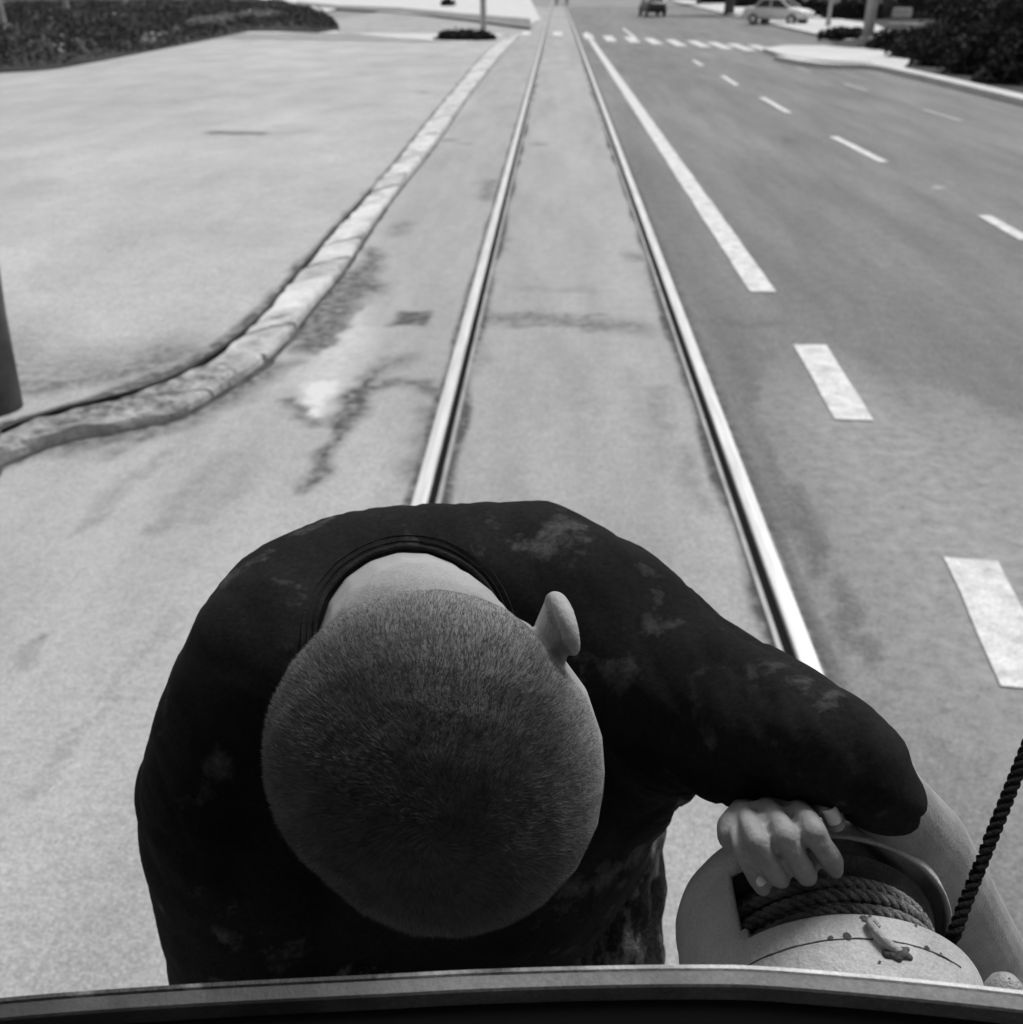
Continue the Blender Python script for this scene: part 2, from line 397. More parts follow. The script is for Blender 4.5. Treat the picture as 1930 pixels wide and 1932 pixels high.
for b in range(NB):
    near = b/NB
    rough = .0 if near < .55 else .02
    dz = random.uniform(-.012, .008)-(.022 if near > .62 else 0); jx = random.uniform(-.012, .012)
    sec = []
    for i in range(7):
        k = b*6+i
        l, r = lr[k], rr[k]; w = (r-l); w.z = 0; wn = w.normalized(); along = (lr[min(k+1, NB*6)]-lr[max(k-1, 0)]).normalized()
        gp_ = random.choice((.004, .008, .012, .022))
        sh = along*((gp_ if i == 0 else -gp_ if i == 6 else 0))
        inset = gp_ if i in (0, 6) else 0
        a = Vector((l.x, l.y, 0))+wn*(.02+jx)+sh; c = Vector((r.x, r.y, 0))-wn*(.01+random.uniform(0, .004+rough))+sh
        zz = KZ+dz+random.uniform(-1, 1)*(.001+rough*.5)
        sec.append([bm.verts.new(v) for v in (a+Vector((0, 0, -.05)), a+Vector((0, 0, zz-.014-inset*.4)), a+wn*.014+Vector((0, 0, zz-inset*.5)),
                    a.lerp(c, .5)+Vector((0, 0, zz+.002-inset*.5)), c-wn*.045+Vector((0, 0, zz-.004-inset*.6)), c-wn*.018+Vector((0, 0, zz-.028)), c+Vector((0, 0, -.05)))])
    for i in range(6):
        for q in range(6):
            bm.faces.new((sec[i][q], sec[i][q+1], sec[i+1][q+1], sec[i+1][q]))
    bm.faces.new(sec[0][::-1]); bm.faces.new(sec[-1])
bmesh.ops.recalc_face_normals(bm, faces=bm.faces)
ko = obj('kerb', bm, M['kerb']); tag(ko, kind='structure')
bv = ko.modifiers.new('b', 'BEVEL'); bv.width = .008; bv.segments = 2; bv.limit_method = 'ANGLE'
co = get_co(ko.data)
set_attr(ko.data, 'stain_shade', paint(co[:, 0], co[:, 1], [
    ('line', [(525,610),(545,625),(555,640)], .04, .05, 1.0), ('line', [(440,730),(400,700),(360,770),(300,800)], .07, .12, .9),
    ('poly', [(150,775),(300,735),(440,680),(430,730),(330,790),(150,830),(0,860),(0,830)], 0, .15, .75), ('poly', [(470,650),(530,630),(520,660),(450,710),(400,720)], 0, .08, .45), ('line', [(0,870),(150,812),(250,790)], .1, .12, .7),
    ('line', [(700,440),(640,480)], .03, .06, .3)])+np.repeat([random.choice((0, 0, .12, .3, -.0)) for _ in range(NB)], 49))
set_co(ko.data, co+np.array([[.007*noise.noise(Vector(c)*13), .007*noise.noise(Vector(c)*13+Vector((9, 0, 0))), .009*noise.noise(Vector(c)*17+Vector((0, 7, 0)))] for c in co]))
# dark soil along both sides of the stones
bm = bmesh.new()
prev = None
for k in range(len(lr)):
    w = rr[k]-lr[k]; w.z = 0; wn = w.normalized()
    n1 = .075+.035*noise.noise(lr[k]*2.3)+.02*noise.noise(lr[k]*9); n2 = .03+.05*max(0, noise.noise(rr[k]*3.1))+.03*noise.noise(rr[k]*11)
    q = [bm.verts.new(Vector((lr[k].x, lr[k].y, KZ-.010))-wn*.0), bm.verts.new(Vector((lr[k].x, lr[k].y, KZ-.010))+wn*.03),
         bm.verts.new(Vector((rr[k].x, rr[k].y, .005))-wn*.03), bm.verts.new(Vector((rr[k].x, rr[k].y, .005))+wn*n2)]
    if prev: 
        bm.faces.new((prev[0], prev[1], q[1], q[0])); bm.faces.new((prev[2], prev[3], q[3], q[2]))
    prev = q
tag(obj('kerb_soil', bm, M['dirt']), kind='structure')
# left pavement (raised to the kerb's top)
rows = [p for p in reversed(lr)]
u = np.concatenate([np.arange(0, 3, .05), np.arange(3, 12, .18), np.linspace(12, 70, 50)])
far = [Vector((rows[-1].x, y, 0)) for y in (54, 58)]
rowx = np.array([p.x for p in rows]); rowy = np.maximum.accumulate(np.array([p.y for p in rows])+np.arange(len(rows))*1e-5)
X = rowx[:, None]-u[None, :]; Y = np.repeat(rowy[:, None], len(u), 1)
def kerb_line_dirt(x, y):
    g = [tuple(p[:2]) for p in lr[::6]]
    d = seg_d(x, y, g); n = np.array([noise.noise(Vector((a*2, b*2, 3))) for a, b in zip(x, y)])
    return np.clip((.045+.045*n+.05*np.clip((9-y)/5, 0, 1)-d)/.04, 0, 1)*.95
grid_sheet('pavement', X, Y, X*0+KZ-.006, M['pave'], STAIN_PAVE, kerb_line_dirt)
print('pavement y', rowy.min(), rowy.max())

# ------------------------------------------------------------------ rails
def rail(xc, sgn, label):
    bm = bmesh.new()
    def strip(x0, x1, z, x0b=None, zb=None):
        a = [bm.verts.new((x, y, z)) for y in (-12, 400) for x in (x0, x1)]
        bm.faces.new((a[0], a[1], a[3], a[2]))
    root = empty('tram_rail', (xc, 3, 0), label, 'rail', 'tram rails set in the street')
    def prism(name, pts, m):
        bm = bmesh.new(); A = [bm.verts.new((xc+sgn*x, -12, z)) for x, z in pts]; B = [bm.verts.new((xc+sgn*x, 400, z)) for x, z in pts]
        n = len(pts)
        for i in range(n): bm.faces.new((A[i], A[(i+1) % n], B[(i+1) % n], B[i]))
        bm.faces.new(A[::-1]); bm.faces.new(B); bmesh.ops.recalc_face_normals(bm, faces=bm.faces)
        return obj(name, bm, m, root)
    prism('rail_head', [(-.036, -.03), (-.036, .010), (-.031, .0155), (0, .017), (.027, .0155), (.032, .010), (.034, -.03)], M['railhead'])
    prism('rail_groove', [(.0345, -.03), (.0345, -.004), (.069, -.004), (.069, -.03)], M['groove'])
    prism('rail_lip', [(.070, -.03), (.070, .010), (.074, .0125), (.088, .0125), (.092, .008), (.092, -.03)], M['railiron'])
rail(XL, 1, 'polished grooved tram rail on the left, running towards the person\'s collar')
rail(XR, -1, 'polished grooved tram rail on the right, beside the asphalt road with the white line')

# ------------------------------------------------------------------ road paint
def quad(bm, p4, z=.004):
    bm.faces.new([bm.verts.new((p[0], p[1], z)) for p in p4])
def stripe(bm, a, b, w, z=.004, wig=.0):
    a = Vector((a[0], a[1], 0)); b = Vector((b[0], b[1], 0)); t = (b-a).normalized(); n = Vector((-t.y, t.x, 0))
    N = max(2, int((b-a).length/.25)); L = []; Rr = []
    for i in range(N+1):
        p = a.lerp(b, i/N)
        L.append(bm.verts.new((p+n*(w/2+random.uniform(-1, 1)*.006))+Vector((0, 0, z)))); Rr.append(bm.verts.new((p-n*(w/2+random.uniform(-1, 1)*.006))+Vector((0, 0, z))))
    for i in range(N): bm.faces.new((Rr[i], Rr[i+1], L[i+1], L[i]))
bm = bmesh.new()
wl = .2
a0 = G(1437, 540); 
stripe(bm, G(1440, 550), G(1105, 60), wl)
stripe(bm, G(1612, 792), G(1527, 650), wl)
stripe(bm, G(1950, 1300), G(1830, 1055), wl)
for a, b in (((1938,452),(1856,406)), ((1667,305),(1572,257)), ((1488,212),(1437,183)), ((1390,160),(1363,142)), ((1325,123),(1308,113)), ((2200,620),(2080,540))):
    stripe(bm, G(*a), G(*b), .13)
tag(obj('lane_marking', bm, M['paint']), kind='structure')
bm = bmesh.new()
for a, b in (((1815,228),(1742,206)), ((1638,171),(1592,157)), ((1530,135),(1500,126)), ((2100,330),(1985,285))):
    stripe(bm, G(*a), G(*b), .10)
tag(obj('faint_lane_marking', bm, mat('wornpaint', .26, .8, c2=.48, scale=14, detail=9)), kind='structure')
bm = bmesh.new()
for px, py in ((992,63),(1052,64),(1110,69),(1150,72),(1192,74),(1232,77),(1275,80),(1318,82),(1358,85),(1398,88),(1440,91),(1480,96)):
    c = G(px, py); t = Vector((.0, 1, 0))
    stripe(bm, c-t*2.2, c+t*2.4, .40, z=.022 if px < 1120 else .005)
tag(obj('crosswalk_marking', bm, M['paint']), kind='structure')
bm = bmesh.new()
stripe(bm, G(1200, 72), G(1175, 52), .15); tag(obj('far_lane_marking', bm, M['paint']), kind='structure')

# ------------------------------------------------------------------ right and far ground
def poly_sheet(name, px, z, m, depth=0):
    bm = bmesh.new(); pts = [G(a, b, z) if not isinstance(a, tuple) else None for a, b in px]
    vs = [bm.verts.new(p) for p in pts]; f = bm.faces.new(vs)
    if f.normal.z < 0: f.normal_flip()
    bmesh.ops.recalc_face_normals(bm, faces=bm.faces)
    for f in bm.faces:
        if f.normal.z < 0: f.normal_flip()
    if depth:
        r = bmesh.ops.extrude_face_region(bm, geom=list(bm.faces)); 
        for v in r['geom']:
            if isinstance(v, bmesh.types.BMVert): v.co.z -= depth
        bmesh.ops.recalc_face_normals(bm, faces=bm.faces)
    o = obj(name, bm, m); tag(o, kind='structure'); return o
def curve_strip(name, pxs, w, z, m, depth=.14):
    c = smoothcurve([G(a, b, z) for a, b in pxs], 6); bm = bmesh.new(); prev = None
    for i, p in enumerate(c):
        t = (c[min(i+1, len(c)-1)]-c[max(i-1, 0)]).normalized(); n = Vector((t.y, -t.x, 0))
        q = [bm.verts.new(p+Vector((0, 0, -depth))), bm.verts.new(p), bm.verts.new(p+n*w), bm.verts.new(p+n*w+Vector((0, 0, -depth)))]
        if prev:
            for k in range(3): bm.faces.new((prev[k], prev[k+1], q[k+1], q[k]))
        prev = q
    bmesh.ops.recalc_face_normals(bm, faces=bm.faces)
    o = obj(name, bm, m); tag(o, kind='structure'); return o
# edge kerb of the road on the right (pale), corner pavement behind the crosswalk
curve_strip('road_edge_kerb', [(2500,320),(2100,226),(1930,186),(1800,155),(1700,132),(1640,121),(1560,119),(1500,112),(1460,104)], .42, .12, M['farpave'])
poly_sheet('corner_pavement', [(1700,130),(1640,117),(1570,114),(1510,108),(1470,100),(1440,90),(1480,84),(1560,85),(1660,92),(1720,112)], .115, M['farpave'], .12)
poly_sheet('lawn', [(2700,350),(2300,265),(1930,178),(1800,150),(1690,124),(1660,100),(1560,84),(1600,72),(1700,60),(1930,45),(2300,45),(2700,60)], .10, M['grass'], .1)
poly_sheet('far_pavement', [(1340,17),(1420,36),(1520,58),(1600,74),(1700,66),(1650,44),(1540,28),(1430,12),(1300,-2),(1240,-6)], .11, M['farpave'], .1)
poly_sheet('far_lawn', [(1700,66),(1640,43),(1540,25),(1430,9),(1300,-6),(1500,-20),(2300,-10),(2300,60)], .095, M['grass'], .09)
# plaza beyond the planting, cross street
poly_sheet('far_plaza', [(-200,60),(480,-6),(700,-8),(1000,-4),(1020,36),(998,44),(840,30),(640,14),(600,24),(640,60),(870,80),(960,62)], .092, M['farpave'], .08)
poly_sheet('cross_street', [(560,2),(640,9),(750,13),(870,24),(1000,34),(1003,52),(880,36),(760,22),(640,16),(560,8)], .098, M['road'])
M_dark = M['grass']
bed_px = [(-300,170),(-100,150),(0,134),(70,130),(110,126),(200,110),(330,85),(470,57),(520,57),(600,60),(640,54),(628,38),(590,22),(530,6),(470,-8),(200,-14),(-300,-8)]
poly_sheet('planting_bed', bed_px, .12, M['grass'], .1)

# ------------------------------------------------------------------ foliage
def leaf_quads(centers, size, jitter=.5, seed=0):
    rng = np.random.default_rng(seed); n = len(centers)
    a = rng.normal(size=(n, 3)); a /= np.linalg.norm(a, axis=1)[:, None]
    b = rng.normal(size=(n, 3)); b -= (b*a).sum(1)[:, None]*a; b /= np.linalg.norm(b, axis=1)[:, None]
    s = size*(1+jitter*rng.uniform(-1, 1, n))[:, None]
    c = np.cross(a, b)
    v = np.stack([centers-a*s, centers+b*s*.5+c*s*.12, centers+a*s, centers-b*s*.5+c*s*.12], 1).reshape(-1, 3)
    f = np.arange(n*4).reshape(n, 4); return v, f
def leaf_mesh(name, centers, size, seed=0):
    v, f = leaf_quads(np.asarray(centers), size, seed=seed); return np_mesh(name, v, f)
def clumps(n_cl, per, cr_, rad, seed, flat=1.0):
    rng = np.random.default_rng(seed); out = []
    for i in range(n_cl):
        d = rng.normal(size=3); d /= np.linalg.norm(d); c = d*rad*rng.uniform(.35, 1)**.6
        r = cr_*rng.uniform(.5, 1.3)
        p = rng.normal(size=(per, 3)); p /= np.linalg.norm(p, axis=1)[:, None]; p *= (rng.uniform(.3, 1, per)**.4)[:, None]*r
        p[:, 2] *= flat; out.append(p+c)
    return np.concatenate(out)
# ground-cover planting on the left: dense low leaves
bp = gp(bed_px, .12); bx = np.array(bp)
N = 300000
rx = np.random.uniform(max(-48, bx[:, 0].min()), bx[:, 0].max(), N); ry = np.random.uniform(bx[:, 1].min(), min(110, bx[:, 1].max()), N)
ok = poly_in(rx, ry, bp); rx, ry = rx[ok], ry[ok]
hn = np.array([noise.noise(Vector((a*.35, b*.25, 1)))+.5*noise.noise(Vector((a*1.1, b*.9, 5))) for a, b in zip(rx, ry)])
hh = np.clip(.38+.45*hn, .08, .9)
edge = seg_d(rx, ry, bp+[bp[0]]); hh *= np.clip(.35+edge/.8, 0, 1)
rz = .12+hh*np.random.uniform(.15, 1, len(rx))**.5
cen = np.stack([rx, ry, rz], 1)
light = (seg_d(rx, ry, gp([(385,40),(440,30),(530,20)], .5)) < .9)  # sunlit streak over the plant tops, painted as paler leaves
light |= (seg_d(rx, ry, gp([(265,66),(335,52)], .5)) < .35) & (np.random.rand(len(rx)) < .6)
light |= (seg_d(rx, ry, gp([(15,122),(85,118)], .3)) < .35) & (np.random.rand(len(rx)) < .7)
light |= (hn > .42) & (np.random.rand(len(rx)) < .25)
o = link_mesh('ground_cover', leaf_mesh('ground_cover', cen[~light], .065, 1), M['leaf']); tag(o, 'dense dark ground cover plants filling the bed at the upper left', 'plants', kind='stuff')
o = link_mesh('sunlit_pale_ground_cover', leaf_mesh('sunlit_pale_ground_cover', cen[light], .065, 2), M['leaflight']); tag(o, 'paler patches among the dark ground cover plants, a sunlit streak painted into the leaf colour', 'plants', kind='stuff')
# trees
def tree(base, h, label, m_leaf, m_bark, r0=.16, crown_r=2.2, seed=0, group=None, trunk_h=2.6, nleaf=60, lean=0, leafsize=.13):
    rnd = random.Random(seed)
    root = empty('tree', base, label, 'tree', group)
    bm = bmesh.new(); b = Vector(base)
    top = b+Vector((lean, 0, h*.8))
    pts = [b+Vector((0, 0, -.1)), b+Vector((lean*.1, 0, trunk_h*.4)), b+Vector((lean*.4, .05, trunk_h)), b+Vector((lean*.7, 0, (trunk_h+h)*.48)), top]
    tube(bm, smoothcurve(pts, 3), list(np.linspace(r0*1.15, r0*.25, 13)), 10)
    for i in range(6):
        a = rnd.uniform(0, 2*PI); z0 = trunk_h*rnd.uniform(.9, 1.7); s = b+Vector((lean*.5, 0, min(z0, h*.7)))
        e = s+Vector((math.cos(a)*crown_r*.75, math.sin(a)*crown_r*.75, rnd.uniform(.5, 1.6)))
        tube(bm, [s, s.lerp(e, .5)+Vector((0, 0, .1)), e], [r0*.4, r0*.25, r0*.08], 6)
    obj('trunk', bm, m_bark, root, True)
    c = clumps(34, nleaf, crown_r*.42, crown_r, seed, .8); c[:, 2] *= (h-trunk_h)/(2.2*crown_r); c += np.array([b.x+lean*.6, b.y, b.z+trunk_h+(h-trunk_h)*.5])
    link_mesh('crown', leaf_mesh('crown', c, leafsize, seed), m_leaf, root)
    return root
def bush(name, base, rx_, ry_, h, label, m_leaf, n=24, per=110, seed=0, group=None, cat='bush', leafsize=.07):
    root = empty(name, base, label, cat, group)
    rng = np.random.default_rng(seed); c = clumps(n, per, .42, .7, seed)
    c[:, 0] *= rx_; c[:, 1] *= ry_; c[:, 2] = np.abs(c[:, 2])*h
    c += np.array(base[:])
    link_mesh('foliage', leaf_mesh('foliage', c, leafsize, seed), m_leaf, root)
    bm = bmesh.new(); b = Vector(base)
    for k in range(7):
        a = k*.9; e = b+Vector((math.cos(a)*rx_*.4, math.sin(a)*ry_*.4, h*.6))
        tube(bm, [b+Vector((math.cos(a)*.05, math.sin(a)*.05, 0)), b.lerp(e, .5)+Vector((0, 0, .1)), e], [.03, .02, .008], 5)
    obj('stem', bm, M['bark'], root)
    return root
tg = 'pale trunks rising from the planting on the left'
tree(G(8, 58, .12), 7.5, 'pale slender tree at the far left corner of the planting bed', M['leafdark'], M['palebark'], .17, 2.1, 11, tg, 3.4)
tree(G(127, 26, .12), 8, 'second pale trunked tree in the left planting bed, between the corner one and the third', M['leafdark'], M['palebark'], .2, 2.4, 12, tg, 3.6)
tree(G(235, 18, .12), 8, 'third pale trunked tree, the one nearest the pale leafy patch', M['leafdark'], M['palebark'], .24, 2.4, 13, tg, 3.8)
tl = 'dark trees along the far pavement'
for i, (px, py, r, lab) in enumerate([
    (1375, 24, .34, 'thick dark trunked tree between the two cars, at the edge of the far pavement'),
    (1318, 6, .25, 'dark tree just left of the thick trunk between the cars'),
    (1530, 22, .28, 'dark tree behind the hood of the white car'),
    (1440, -2, .3, 'dark tree behind the roof of the white car'),
    (1670, 30, .3, 'dark tree just right of the pole with the white board'),
    (1590, 14, .24, 'dark tree left of the pole with the white board'),
    (1790, 30, .3, 'dark tree over the bushes in the upper right'),
    (1900, 60, .32, 'large dark tree at the right edge among the bushes')]):
    tree(G(px, py, .11), 8.5, lab, M['leafdark'], M['bark'], r, 3.0, 30+i, tl, 2.3 if i not in (0,) else 3.2, 70, leafsize=.2)
bg_ = 'dark bushes in the upper right'
k = 0
for px, py, rx_, ry_, h, lab in [
    (1600, 72, 1.2, .6, .42, 'low dark shrub at the corner beside the pole with the white board'),
    (1690, 92, 1.2, .8, .6, 'low dark bush right of the pole with the white board, below the pale bench'),
    (1745, 108, 1.3, .8, .8, 'dark bush near the pale road edge, left of the large ones'),
    (1815, 122, 1.5, .9, 1.1, 'large dark bush a little behind the pale road edge'),
    (1880, 138, 1.5, .9, 1.2, 'nearest dark bush behind the road edge at the right'),
    (1965, 155, 1.6, .9, 1.3, 'dark bush cut by the right edge of the photo'),
    (1850, 92, 2.2, 1.2, 1.7, 'tall dark bush behind the nearest ones on the right'),
    (1940, 110, 2.2, 1.3, 1.9, 'tall dark bush behind, at the right edge'),
    (1785, 70, 2.0, .8, .45, 'broad low dark bush behind the pale bench'),
    (1770, 34, 3.6, 1.6, 2.0, 'broad dark bush far back, right of the white board'),
    (1700, 22, 3.0, 1.6, 1.6, 'dark bush far back, just right of the white board'),
    (1880, 50, 3.6, 2, 2.6, 'highest dark bush far back on the right'),
    (1950, 62, 3.6, 2, 2.8, 'highest dark bush far back, at the right edge')]:
    bush('bush', G(px, py, .1), rx_, ry_, h, lab, M['leafdark'], 26, 130, 60+k, bg_, leafsize=.09); k += 1
hg = 'dark hedge bushes across the far street'
for i, (px, py, w, h, lab) in enumerate([
    (1105, -8, 3.2, 1.2, 'dark hedge bush beyond the crossing, nearest the track'), (1165, -6, 3, 1.2, 'dark hedge bush beyond the crossing, left of the dark car'),
    (1285, -2, 3, 1.4, 'dark hedge bush beyond the crossing, right of the dark car'), (1345, 5, 2.4, 1.2, 'dark hedge bush left of the thick trunk'),
    (1405, 12, 1.9, 1.2, 'dark hedge bush between thick trunk and white car'), (1480, 10, 2.4, 1.3, 'dark hedge bush behind the white car'),
    (1545, 26, 1.8, 1.0, 'dark hedge bush right of the white car'), (1610, 34, 1.9, 1.3, 'dark hedge bush left of the pole with the white board')]):
    bush('hedge_bush', G(px, py, .1), w, 1.2, h, lab, M['leafdark'], 22, 110, 90+i, hg, leafsize=.14)
bush('bush', G(878, 74, .09), 1.25, .7, .42, 'low dark mound of a bush at the foot of the pale lamp post', M['leafdark'], 22, 170, 120, None, leafsize=.06)
bush('bush', G(845, 10, .1), .8, .8, .7, 'small round dark bush beyond the cross street', M['leafdark'], 14, 90, 121, None, leafsize=.09)

# ------------------------------------------------------------------ posts and signs
def post(name, base, h, r, label, cat, m, head=None, taper=.8):
    root = empty(name, base, label, cat); b = Vector(base); bm = bmesh.new()
    tube(bm, [b+Vector((0, 0, -.05)), b+Vector((0, 0, h*.5)), b+Vector((0, 0, h))], [r, r*(1+taper)/2, r*taper], 16)
    obj('pole', bm, m, root, True)
    bm = bmesh.new(); tube(bm, [b, b+Vector((0, 0, .25)), b+Vector((0, 0, .3))], [r*1.5, r*1.5, r*1.05], 16); obj('base', bm, m, root)
    return root
lp = post('lamp_post', G(912, 70, .09), 7, .12, 'pale lamp post beside the low dark mound, left of the track', 'lamp post', M['palepole'])
b = G(912, 70, .09); bm = bmesh.new(); tube(bm, smoothcurve([b+Vector((0, 0, 6.9)), b+Vector((.4, 0, 7.4)), b+Vector((1.3, 0, 7.5))], 5), .05, 8); obj('arm', bm, M['palepole'], lp)
bm = bmesh.new(); box(bm, b+Vector((1.6, 0, 7.48)), (.7, .25, .14), bev=.04); obj('lamp_head', bm, M['palepole'], lp)
sb = G(1634, 86, .1)
sp = post('signpost', sb, 3.0, .19, 'stout pale post carrying a wide white board, at the street corner', 'signpost', M['palepole'], taper=.95)
bm = bmesh.new(); box(bm, sb+Vector((0, -.26, 1.98)), (1.45, .08, .7), bev=.02); obj('sign_panel', bm, M['white'], sp)
for z in (1.75, 2.2):
    bm = bmesh.new(); box(bm, sb+Vector((0, -.19, z)), (.3, .06, .05)); obj('bracket', bm, M['palepole'], sp)
post('lamp_post', G(1562, 48, .11), 6, .09, 'thin grey post on the far pavement between the white car and the white board', 'lamp post', M['palepole'])
pb = Vector(G(0, 768, KZ)); pb.x -= .03
mast = empty('mast', pb, 'dark leaning mast standing on the pavement at the left edge of the photo', 'mast')
bm = bmesh.new(); tube(bm, [pb+Vector((0, 0, -.05)), pb+Vector((.05, 0, .5)), pb+Vector((.62, 0, 6.5))], [.135, .115, .09], 24); obj('pole', bm, M['darkpole'], mast, True)
bm = bmesh.new(); tube(bm, [pb+Vector((.62, 0, 6.5)), pb+Vector((.63, 0, 6.62))], [.11, .03], 24); obj('cap', bm, M['darkpole'], mast)
# pale bench half hidden
bb = G(1692, 76, .1); root = empty('bench', bb, 'pale bench half hidden among the dark bushes right of the white board', 'bench', rz=R_(-22))
Rz = Matrix.Rotation(R_(-22), 3, 'Z')
bm = bmesh.new(); box(bm, bb+Vector((.3, 0, .52)), (1.35, .5, .14), Rz, .02); obj('seat', bm, M['concrete'], root)
bm = bmesh.new(); box(bm, bb+Rz @ Vector((.0, .32, .95)), (.7, .1, .32), Rz, .05); obj('backrest', bm, M['concrete'], root)
for s in (-.45, .95):
    bm = bmesh.new(); box(bm, bb+Rz @ Vector((s, 0, .22)), (.14, .4, .45), Rz, .02); obj('leg', bm, M['bark'], root)

# ------------------------------------------------------------------ cars
def car(loc, rz, label, m_body, L=3.5, Wd=1.5, dark_low=False, group=None):
    root = empty('car', loc, label, 'car', group, rz)
    T = Matrix.Translation(Vector(loc)) @ Matrix.Rotation(rz, 4, 'Z')
    # side profile stations along x (front = +x): (x, z_low, z_belt, half width)
    S = [(-L*.5, .42, .70, .60), (-L*.485, .32, .86, .68), (-L*.40, .26, .90, .74), (-L*.22, .24, .91, .75), (0, .24, .90, .75), (L*.2, .24, .88, .75),
         (L*.34, .25, .83, .74), (L*.45, .28, .76, .70), (L*.49, .34, .68, .64), (L*.5, .42, .60, .56)]
    bm = bmesh.new(); rings = []
    for x, zl, zb, hw in S:
        hw = hw*Wd/1.5
        rings.append([bm.verts.new(T @ Vector((x, y, z))) for y, z in ((-hw*.85, zl), (-hw, zl+.1), (-hw*1.0, (zl+zb)*.52), (-hw*.97, zb-.06), (-hw*.86, zb), (0, zb+.02), (hw*.86, zb), (hw*.97, zb-.06), (hw, (zl+zb)*.52), (hw, zl+.1), (hw*.85, zl))])
    for i in range(len(rings)-1):
        n = len(rings[0])
        for k in range(n): bm.faces.new((rings[i][k], rings[i][(k+1) % n], rings[i+1][(k+1) % n], rings[i+1][k]))
    bm.faces.new(rings[0][::-1]); bm.faces.new(rings[-1])
    bmesh.ops.recalc_face_normals(bm, faces=bm.faces)
    body = obj('body', bm, m_body, root, True)
    sm = body.modifiers.new('s', 'SUBSURF'); sm.levels = 1; sm.render_levels = 1
    # cabin
    def cab(z0, z1, inset, name, m, off=0):
        bm = bmesh.new(); rg = []
        for z, xb, xf, hw in ((z0, -L*.30-off, L*.24+off, .69+off), (z1, -L*.18-off*.3, L*.08+off*.3, .56+off*.4)):
            hw = hw*Wd/1.5
            rg.append([bm.verts.new(T @ Vector(v)) for v in ((xb, -hw, z), (xf, -hw, z), (xf, hw, z), (xb, hw, z))])
        for k in range(4): bm.faces.new((rg[0][k], rg[0][(k+1) % 4], rg[1][(k+1) % 4], rg[1][k]))
        bm.faces.new(rg[0][::-1]); bm.faces.new(rg[1]); bmesh.ops.recalc_face_normals(bm, faces=bm.faces)
        bmesh.ops.bevel(bm, geom=list(bm.edges), offset=.03, segments=2, affect='EDGES')
        return obj(name, bm, m, root)
    cab(.86, 1.24, 0, 'window', M['glass'])
    bm = bmesh.new(); box(bm, T @ Vector((-L*.05, 0, 1.275)), (L*.30, 1.16*Wd/1.5, .07), T.to_3x3(), .03); obj('roof', bm, m_body, root)
    for y in (-1, 1):     # pillars
        hw0, hw1 = .70*Wd/1.5, .575*Wd/1.5
        for x0, x1 in ((-L*.30, -L*.18), (-L*.045, -L*.045), (L*.245, L*.085)):
            bm = bmesh.new(); tube(bm, [T @ Vector((x0, y*hw0, .88)), T @ Vector((x1, y*hw1, 1.26))], [.045, .035], 6)
            obj('pillar', bm, m_body, root)
    for x in (-L*.30, L*.31):
        for y in (-1, 1):
            c = T @ Vector((x, y*Wd*.45, .29)); ax = (T.to_3x3() @ Vector((0, y, 0)))
            bm = bmesh.new(); Q = Matrix.Translation(c) @ ax.to_track_quat('Z', 'Y').to_matrix().to_4x4()
            lathe(bm, [(-.08, .0), (-.08, .27), (-.05, .29), (.05, .29), (.08, .27), (.08, .17)], Q, 24); w = obj('wheel', bm, M['rubber'], root)
            bm = bmesh.new(); lathe(bm, [(.08, .17), (.065, .15), (.075, .05), (.085, .0)], Q, 24); obj('hubcap', bm, M['chrome'], w)
            w.children[0].matrix_parent_inverse = Matrix() if False else (w.matrix_parent_inverse @ Matrix()).inverted() @ Matrix() if False else w.children[0].matrix_parent_inverse
    for s, nm in ((1, 'front'), (-1, 'rear')):
        bm = bmesh.new(); box(bm, T @ Vector((s*(L*.5+.03), 0, .42)), (.09, Wd*.9, .11), T.to_3x3(), .03); obj('bumper', bm, M['chrome'] if m_body is M['carwhite'] else M['rubber'], root)
        for y in (-1, 1):
            bm = bmesh.new(); bmesh.ops.create_uvsphere(bm, u_segments=12, v_segments=8, radius=.085, matrix=Matrix.Translation(T @ Vector((s*L*.485, y*Wd*.33, .6)))); obj('headlight' if s > 0 else 'taillight', bm, M['chrome'] if s > 0 else M['cardark'], root, True)
    return root
cg = None
car(G(1466, 46, .005), R_(-38), 'small white saloon car driving past the far pavement', M['carwhite'], 3.7, 1.5)
M['carmid'] = mat('carmid', .035, .4, spec=.5)
c2 = car(G(1230, 30, .005), R_(97), 'small car with pale roof and dark body further up the street', M['carmid'], 3.5, 1.35)
for ch in c2.children:
    if ch.name.startswith(('roof', 'pillar')): ch.data.materials.clear(); ch.data.materials.append(M['carwhite'])

